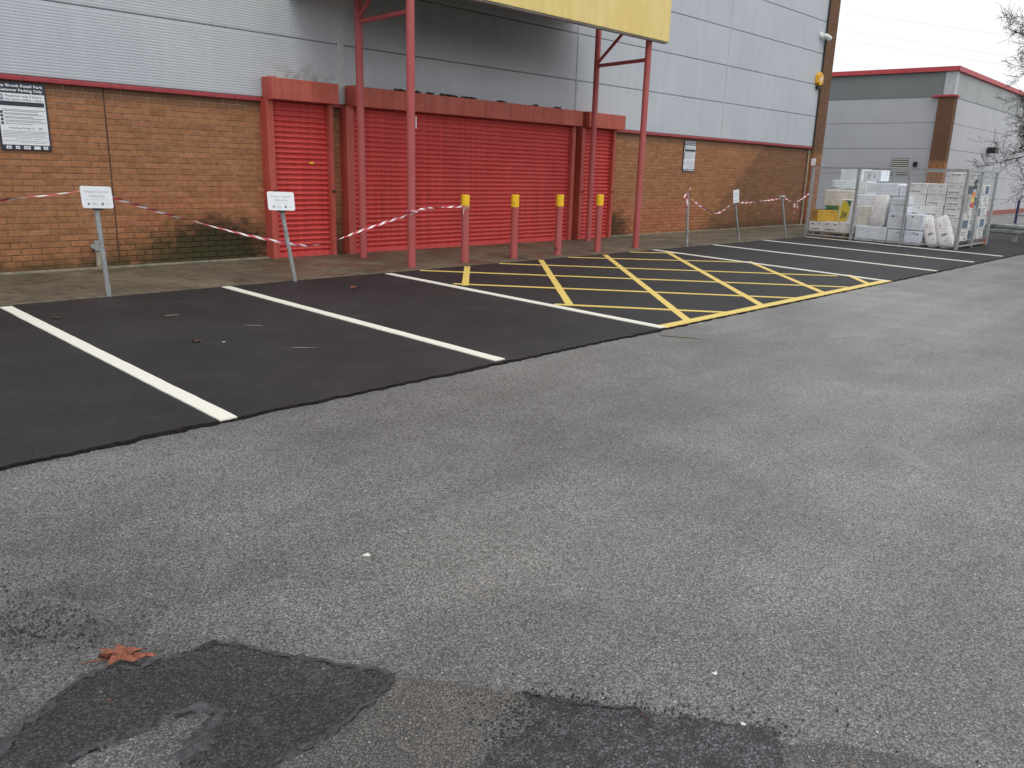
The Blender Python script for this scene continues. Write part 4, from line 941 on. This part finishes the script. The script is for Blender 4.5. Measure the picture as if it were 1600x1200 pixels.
mb = MB(); q = [D1*.2+D2*.2, D1*24+D2*.2, D1*24+D2*40, D1*.2+D2*40]; mb.v = [tuple(p) for p in q]+[tuple(p+Vector((0,0,FH-.1))) for p in q]; mb.f = [(3,2,1,0),(4,5,6,7),(0,1,5,4),(1,2,6,5),(2,3,7,6),(3,0,4,7)]; mb.build('core', MT['farclad'], fb)
zf = [.0, .68, 1.62, 2.57, 3.5, 4.4]
for i in range(5):
    for k in range(4): slabq('cladding_panel', MT['farclad'], D1, .3+k*6, .3+(k+1)*6-.02, zf[i]+.006, zf[i+1]-.006, 0)
    for k in range(6): slabq('cladding_panel', MT['farclad'], D2, .3+k*6, .3+(k+1)*6-.02, zf[i]+.006, zf[i+1]-.006, 0)
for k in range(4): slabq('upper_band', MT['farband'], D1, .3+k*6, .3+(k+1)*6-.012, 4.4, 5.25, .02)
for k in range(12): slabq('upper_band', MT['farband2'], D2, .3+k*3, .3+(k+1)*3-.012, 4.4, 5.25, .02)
slabq('corner_trim', MT['trim'], D1, -.06, .3, 4.46, 5.25, .05); slabq('corner_trim', MT['trim'], D2, -.06, .3, 4.46, 5.25, .05)
slabq('roof_edge', MT['farred'], D1, -.14, 24, 5.26, 5.42, .14, .3); slabq('roof_edge', MT['farred'], D2, -.14, 40, 5.262, 5.418, .14, .3)
fp = slabq('brick_pilaster', MT['brick'], D1, -.12, .42, 0, 4.38, .1, .4); slabq('brick_pilaster', MT['brick'], D2, -.095, .3, 0, 4.38, .12, .39)
slabq('pilaster_cap', MT['farred'], D1, -.2, .65, 4.385, 4.44, .16, .5)
slabq('plinth', MT['plinth'], D2, .5, 40, 0, .2, .03)
# louvre vent
lu0, lu1 = 1.15, 1.75
slabq('louvre_back', MT['joint'], D1, lu0, lu1, 1.62, 2.22, .02, .02)
for k in range(8): slabq('louvre_blade', MT['louvre'], D1, lu0, lu1, 1.64+k*.074, 1.64+k*.074+.045, .045+.0*k, .03)
slabq('louvre_sill', MT['louvre'], D1, lu0-.05, lu1+.05, 1.2, 1.27, .05, .05)
slabq('wall_lamp', MT['black'], D1, .82, .95, 1.93, 2.1, .12, .12)
slabq('wall_floodlight', MT['black'], D2, 6.1, 6.7, 2.62, 2.86, .35, .3)
for s in (4.3, 5.6): slabq('wall_vent', MT['louvre'], D2, s, s+.22, .42, .68, .05, .05)

# ------------------------------------------------------------------ crash barrier, rail, wires, tree
cb = empty('crash_barrier', (22.95,-5.9,0), 'low grey steel crash barrier behind the wire cage', 'barrier'); d = Vector((-.42,-.907,0)); nrm = Vector((-.907,.42,0))
mb = MB(); prof = [(0,.2),(.03,.22),(.03,.27),(-.01,.3),(-.01,.32),(.03,.35),(.03,.4),(0,.42)]
for s in (-2.2, 6.5):
    for a, z in prof: p = d*s+nrm*(a+.06); mb.v.append((p.x, p.y, z))
n = len(prof); mb.f = [(i, i+1, n+i+1, n+i) for i in range(n-1)]
o = mb.build('beam', MT['barrier'], cb); so_ = o.modifiers.new('s', 'SOLIDIFY'); so_.thickness = .006
for s in (-1.6, .1, 1.8, 3.5, 5.2):
    p = d*s; mb = MB(); mb.box(p.x-.05, p.x+.05, p.y-.04, p.y+.04, 0, .4); mb.build('post', MT['barrier'], cb)
H0 = G(1586, 349); hp = empty('trolley_rail', H0, 'tubular trolley bay rail with dark blue upright beside the warehouse', 'rail'); dv = Vector((-.25,-.97,0))
mb = MB(); mb.tube([(0,0,0),(0,0,.82)], .045, 10); mb.build('upright', MT['blue'], hp)
mb = MB(); mb.tube([(0,0,.82),tuple(dv*.06+Vector((0,0,.95))),tuple(dv*.22+Vector((0,0,1.0))),tuple(dv*2.6+Vector((0,0,1.0)))], .04, 10); mb.build('top_rail', MT['galv'], hp)
mb = MB(); mb.tube([(0,0,.3),tuple(dv*2.6+Vector((0,0,.32)))], .035, 10); mb.build('mid_rail', MT['galv'], hp)
mb = MB(); p = dv*2.6; mb.tube([(p.x,p.y,0),(p.x,p.y,1.0)], .045, 10); mb.build('upright', MT['blue'], hp)

def at_dist(u, v, dist):
    r = ray(u, v); return CAM+r*(dist/r.length)
wl = ['thin overhead wire, highest of those crossing the white sky', 'thin overhead wire just under the highest one', 'thin overhead wire, upper of the pair above the warehouse roof', 'thin overhead wire, lowest, just above the warehouse roof']
for i, (a, b) in enumerate([((1307,17),(1577,56)), ((1307,46),(1577,88)), ((1305,61),(1575,102)), ((1305,98),(1366,107))]):
    p, q = at_dist(*a, 92), at_dist(*b, 80); dd = q-p; p2, q2 = p-dd*3.0, q+dd*(1.2 if i < 3 else 5); mb = MB(); pts = []
    for k in range(25): t = k/24; x = p2.lerp(q2, t); pts.append(x)
    mb.tube(pts, .0105, 5); tag(mb.build('overhead_wire', MT['wire']), wl[i], 'wire', 'overhead wires in the sky')

tr = empty('bare_tree', (29.0, -6.6, 0), 'leafless tree with dense fine twigs in front of the warehouse', 'tree')
rt = random.Random(21)
trunk = MB(); limbs = MB(); twigs = MB()
pts = [Vector((0,0,0))]; 
for i in range(10): pts.append(pts[-1]+Vector((rt.uniform(-.1,.1), rt.uniform(-.1,.1), .95)))
trunk.tube(pts, [.17*(1-i/12) for i in range(11)], 10)
def grow(p, d, L, r, lev):
    seg = 6 if lev < 3 else 3; P = [p]; dd = d.copy()
    for i in range(seg):
        dd = (dd+Vector((rt.gauss(0,.2), rt.gauss(0,.2), rt.gauss(.03,.14)))).normalized(); P.append(P[-1]+dd*L/seg)
    (limbs if lev < 2 else twigs).tube(P, [max(.0042, r*(1-i/(seg+1.2))) for i in range(seg+1)], 5 if lev < 2 else 3, False)
    if lev >= 4: return
    n = (7, 7, 6, 4)[lev]
    for k in range(n):
        t = .18+.82*(k+rt.random()*.7)/n; i = min(int(t*seg), seg-1); q = P[i].lerp(P[i+1], t*seg-i if t*seg-i < 1 else 1)
        ax = Vector((rt.gauss(0,1), rt.gauss(0,1), rt.gauss(0,1))).normalized(); nd = (P[i+1]-P[i]).normalized()
        nd = (nd*.75+ax*.8+Vector((0,0,.12))).normalized(); grow(q, nd, L*(.5 if lev == 0 else .56)*rt.uniform(.7,1.2), r*.5, lev+1)
for k in range(40):
    i = 1.5+k*.19; z = i; p = pts[min(int(z/.95), 9)].lerp(pts[min(int(z/.95)+1, 10)], (z/.95) % 1)
    a = k*2.4+rt.uniform(-.3,.3); el = .05+.7*k/40; L = 2.62*(1-.3*k/40)*rt.uniform(.85,1.12)
    grow(p, Vector((math.cos(a)*math.cos(el), math.sin(a)*math.cos(el), math.sin(el))), L, .045*(1-.4*k/40), 0)
o = trunk.build('trunk', MT['bark'], tr, True); limbs.build('limbs', MT['bark'], tr, True); tag(twigs.build('twigs', MT['bark'], tr), kind='stuff')

# ================================================================== GROUND DETAIL IN FRONT
def gp(L): return [G(u, v) for u, v in L]
def rough_outline(P, step=.012, amp=.006, seed=0):
    out = []
    for a, b in zip(P, P[1:]+P[:1]):
        r = ragged(a, b, step, amp, seed, 26); out += r[:-1]
    return out
def ccw(P):
    s = sum(a.x*b.y-b.x*a.y for a, b in zip(P, P[1:]+P[:1])); return P if s > 0 else P[::-1]
# finer old trench reinstatement between the two patches
P = gp([(610,1056), (700,1066), (815,1084), (858,1097), (800,1150), (735,1215), (690,1270), (420,1270), (425,1197), (525,1142), (575,1102)])
tag(sheet('trench_repair', ccw(rough_outline(P, .02, .008, 4)), .0025, MT['patch_old']), kind='structure')
P = gp([(815,1084), (900,1098), (1000,1112), (1090,1124), (1180,1134), (1215,1142), (1222,1165), (1212,1200), (1195,1300), (690,1275), (745,1205), (800,1150), (845,1110)])
tag(sheet('loose_patch', ccw(rough_outline(P, .012, .03, 11)), .0035, MT['patch_loose']), kind='structure')
P = gp([(1225,1166), (1290,1160), (1350,1172), (1420,1183), (1485,1200), (1520,1260), (1500,1320), (1200,1320), (1215,1200)])
tag(sheet('trench_repair', ccw(rough_outline(P, .015, .012, 31)), .0027, MT['patch_old']), kind='structure')
outer = [(-40,1240), (0,1180), (22,1147), (50,1122), (75,1106), (125,1062), (180,1047), (240,1035), (300,1018), (335,1006), (370,1008), (400,1017), (455,1028), (512,1038), (570,1046), (615,1055), (600,1080), (575,1101), (525,1140), (475,1172), (425,1196), (390,1240)]
inner = [(283,1240), (290,1190), (308,1165), (328,1142), (342,1118), (318,1108), (285,1112), (255,1122), (212,1143), (175,1158), (140,1172), (105,1190), (70,1215), (50,1240)]
P = gp(outer+inner); zP = .005
tag(sheet('pothole_patch', ccw(rough_outline(P, .014, .007, 21)), zP, MT['patch']), kind='structure')
# bitumen bands along its rim: one strip per edge run, uneven width, slightly raised and rounded
def seam(path, w0, w1, seed, z=zP+.002, offs=0.0):
    P = gp(path); Q = []
    for a, b in zip(P, P[1:]): Q += [a.lerp(b, k/18) for k in range(18)]
    Q.append(P[-1]); mb = MB(); prev = None
    for i, p in enumerate(Q):
        t = (Q[min(i+1,len(Q)-1)]-Q[max(i-1,0)]).normalized(); n = Vector((-t.y, t.x, 0)); f = i/(len(Q)-1)
        w = (w0+(w1-w0)*f)*(1+.8*noise.noise(Vector((p.x*17, p.y*17, seed)))+.35*noise.noise(Vector((p.x*55, p.y*55, seed)))); o1 = .012*noise.noise(Vector((p.x*20, p.y*20, seed+3)))+offs
        taper = min(1, min(f, 1-f)*14+.12); w *= taper; c = p+n*o1; row = []
        for s, h in ((-1, -.006), (-.6, .0025), (0, .0052), (.55, .003), (1, -.006)):
            e = .6*w*noise.noise(Vector((p.x*40, p.y*40, seed+s*7))); row.append(c+n*(w*s/2+e)+Vector((0,0,z+h*taper)))
        if prev:
            for j in range(4): mb.quad(prev[j], row[j], row[j+1], prev[j+1])
        prev = row
    return tag(mb.build('bitumen_seam', MT['bitumen'], None, True), kind='structure')
seam(outer[0:6], .055, .02, 1); seam([(118,1066),(150,1052),(195,1050),(240,1040),(300,1020)], .03, .018, 2); seam([(293,1020),(335,1007),(372,1010),(405,1018)], .02, .024, 3)
seam([(395,1017),(455,1029),(512,1038),(570,1047),(616,1055)], .018, .016, 4); seam([(617,1053),(600,1080),(575,1101),(525,1140),(475,1172),(425,1196),(385,1240)], .02, .026, 5)
seam([(95,1196),(140,1173),(175,1159),(212,1144),(255,1123),(285,1112),(318,1107),(345,1112)], .02, .035, 6); seam([(350,1108),(338,1125),(322,1150),(305,1172),(288,1200),(275,1245)], .06, .065, 7); seam([(40,1245),(70,1216),(105,1191)], .04, .02, 9)
# crack running from the loose patch
seam([(815,1083),(835,1088),(862,1095)], .006, .016, 12, .004); seam([(855,1095),(900,1101),(960,1107),(1000,1112)], .014, .004, 13, .0045)

# loose crumbs of bitumen and stone
def crumbs(name, label, mat, spots, seed):
    r = random.Random(seed); mb = MB()
    for (u, v, su, sv, n, s0, s1) in spots:
        for k in range(n):
            p = G(r.gauss(u, su), r.gauss(v, sv)); s = r.uniform(s0, s1); a = r.uniform(0, 6.28); nv = len(mb.v)
            for j in range(5):
                w = a+j*1.257; mb.v.append((p.x+math.cos(w)*s*r.uniform(.6,1.2), p.y+math.sin(w)*s*r.uniform(.5,1.0), .002+s*.15))
            mb.v.append((p.x+r.uniform(-.3,.3)*s, p.y+r.uniform(-.3,.3)*s, .003+s*r.uniform(.6,1.1)))
            mb.f += [(nv+j, nv+(j+1) % 5, nv+5) for j in range(5)]
    return tag(mb.build(name, mat), label, 'debris', kind='stuff')
crumbs('bitumen_crumbs', 'black crumbs of loose bitumen scattered round the patched asphalt', MT['crumb'],
    [(60,980,60,22,240,.002,.006), (20,950,60,40,140,.002,.005), (150,1000,90,30,90,.0015,.005), (840,1120,50,22,110,.002,.006), (1000,1150,120,30,170,.0015,.006), (800,1150,30,30,160,.002,.006), (870,1098,40,7,120,.002,.006), (950,1108,60,8,90,.002,.005), (1100,1135,70,12,90,.0015,.005), (1215,1170,10,20,50,.0015,.004), (350,1015,60,12,60,.0015,.004), (1250,1120,200,50,60,.0015,.005), (700,850,420,150,110,.0015,.004), (1200,800,260,160,60,.0015,.004), (300,640,160,30,40,.002,.005)], 5)
crumbs('stone_chips', 'pale loose stone chips scattered over the old asphalt', MT['stone'],
    [(500,950,350,90,260,.0012,.003), (1050,1000,350,110,260,.0012,.003), (700,780,400,100,160,.0014,.003), (200,1150,150,40,70,.0012,.003), (650,1140,90,40,70,.001,.0024)], 6)

def leaf(label, u, v, size, mat, seed, z=.002, lobes=5, curl=.25, rz=None):
    r = random.Random(seed); p = G(u, v, z); mb = MB(); n = lobes*8; mb.v.append((0,0,curl*size*.3)); 
    for ring in (.5, 1.0):
        for k in range(n):
            a = 2*math.pi*k/n; lob = .4+.6*abs(math.cos(a*lobes/2))**1.5*r.uniform(.75,1.15)+r.uniform(-.08,.08); rad = size*lob*ring*(1.0 if abs(a-math.pi) > .5 else .75)
            mb.v.append((math.cos(a)*rad*1.3, math.sin(a)*rad*.62, curl*size*(.12+.5*noise.noise(Vector((math.cos(a)*2, math.sin(a)*2, seed+ring))))+size*.12*ring*r.uniform(.3,1)))
    for k in range(n):
        k2 = (k+1) % n; mb.f.append((0, 1+k, 1+k2)); mb.f.append((1+k, 1+n+k, 1+n+k2, 1+k2))
    zmin = min(q[2] for q in mb.v); mb.v = [(q[0], q[1], q[2]-zmin+.0015) for q in mb.v]
    e = empty('fallen_leaf', p, label, 'leaf', None, r.uniform(0, 6) if rz is None else rz); mb.build('blade', mat, e, True)
    mb = MB(); mb.tube([(-size*.3,0,size*.1),(-size*1.0,-.01*size,.004),(-size*1.55,-size*.18,.003)], [size*.022,size*.03,size*.02], 6); mb.build('stalk', mat, e)
leaf('large rust-brown curled leaf lying by the patched asphalt', 192, 1033, .07, MT['leaf'], 4, .002, 7, .8, R_(-42))
leaf('small rust-brown leaf on the fresh tarmac before the narrow shutter', 552, 450, .06, MT['leaf'], 6, ZT+.001, 5, .5)
leaf('dark curled leaf in the middle of the bay before the first leaning sign', 308, 534, .05, MT['leafdark'], 8, ZT+.001, 5, .6)
leaf('brown leaf on the tarmac beside the first white line', 88, 497, .055, MT['leafdark'], 9, ZT+.001, 5, .2)
leaf('tiny orange leaf on the coarse asphalt patch', 171, 1095, .006, MT['leaf'], 12, zP, 3, .3)
def twig(label, a, b, z, r, mat, seed):
    p, q = G(*a, z), G(*b, z); rr = random.Random(seed); pts = [p.lerp(q, t)+Vector((rr.uniform(-.012,.012), rr.uniform(-.012,.012), r+.001)) for t in (0,.25,.5,.75,1)]
    mb = MB(); mb.tube([tuple(x-p) for x in pts], [r*.7,r,r*1.1,r*.9,r*.5], 6); o = mb.build('twig', mat, None, True); o.location = p; tag(o, label, 'twig')
twig('pale dried stem lying on the old asphalt by the yellow hatching', (1033,525), (1096,530), 0, .006, MT['twig'], 1)
twig('thin straw on the tarmac in the bay by the first leaning sign', (382,509), (411,510), ZT, .004, MT['twig'], 2)
twig('thin straw on the tarmac by the second white line', (458,544), (497,544), ZT, .004, MT['twig'], 3)
twig('short bent stem on the tarmac below the first leaning sign', (258,494), (279,493), ZT, .005, MT['twig'], 4)
twig('reddish stem lying on the loose dark patch', (956,1122), (958,1150), .004, .0012, MT['leafdark'], 5)
twig('bent reddish stem at the edge of the loose dark patch', (992,1104), (1022,1130), .004, .0015, MT['leafdark'], 6)
def gum(label, u, v, s, seed, z=0.0):
    r = random.Random(seed); mb = MB(); p = G(u, v, z); mb.v.append((0,0,.0035)); n = 14
    for k in range(n): a = 6.283*k/n; q = s*r.uniform(.6,1.25); mb.v.append((math.cos(a)*q, math.sin(a)*q*.9, .0006))
    mb.f = [(0, 1+k, 1+(k+1) % n) for k in range(n)]; o = mb.build('chewing_gum', MT['gum'], None, True); o.location = p; tag(o, label, 'gum')
gum('flattened pale gum spot alone in the middle of the asphalt', 573, 867, .016, 1); gum('white gum spot above the loose dark patch', 1117, 1052, .009, 2, .001); gum('white gum spot at the edge of the loose dark patch', 1161, 1131, .008, 3, .004)
gum('white gum spot on the tarmac beside the dark curled leaf', 350, 534, .016, 4, ZT)

# ------------------------------------------------------------------ render settings
scene.render.engine = 'CYCLES'; scene.render.resolution_x = 1024; scene.render.resolution_y = 768
scene.cycles.max_bounces = 6; scene.cycles.diffuse_bounces = 3; scene.cycles.use_denoising = True
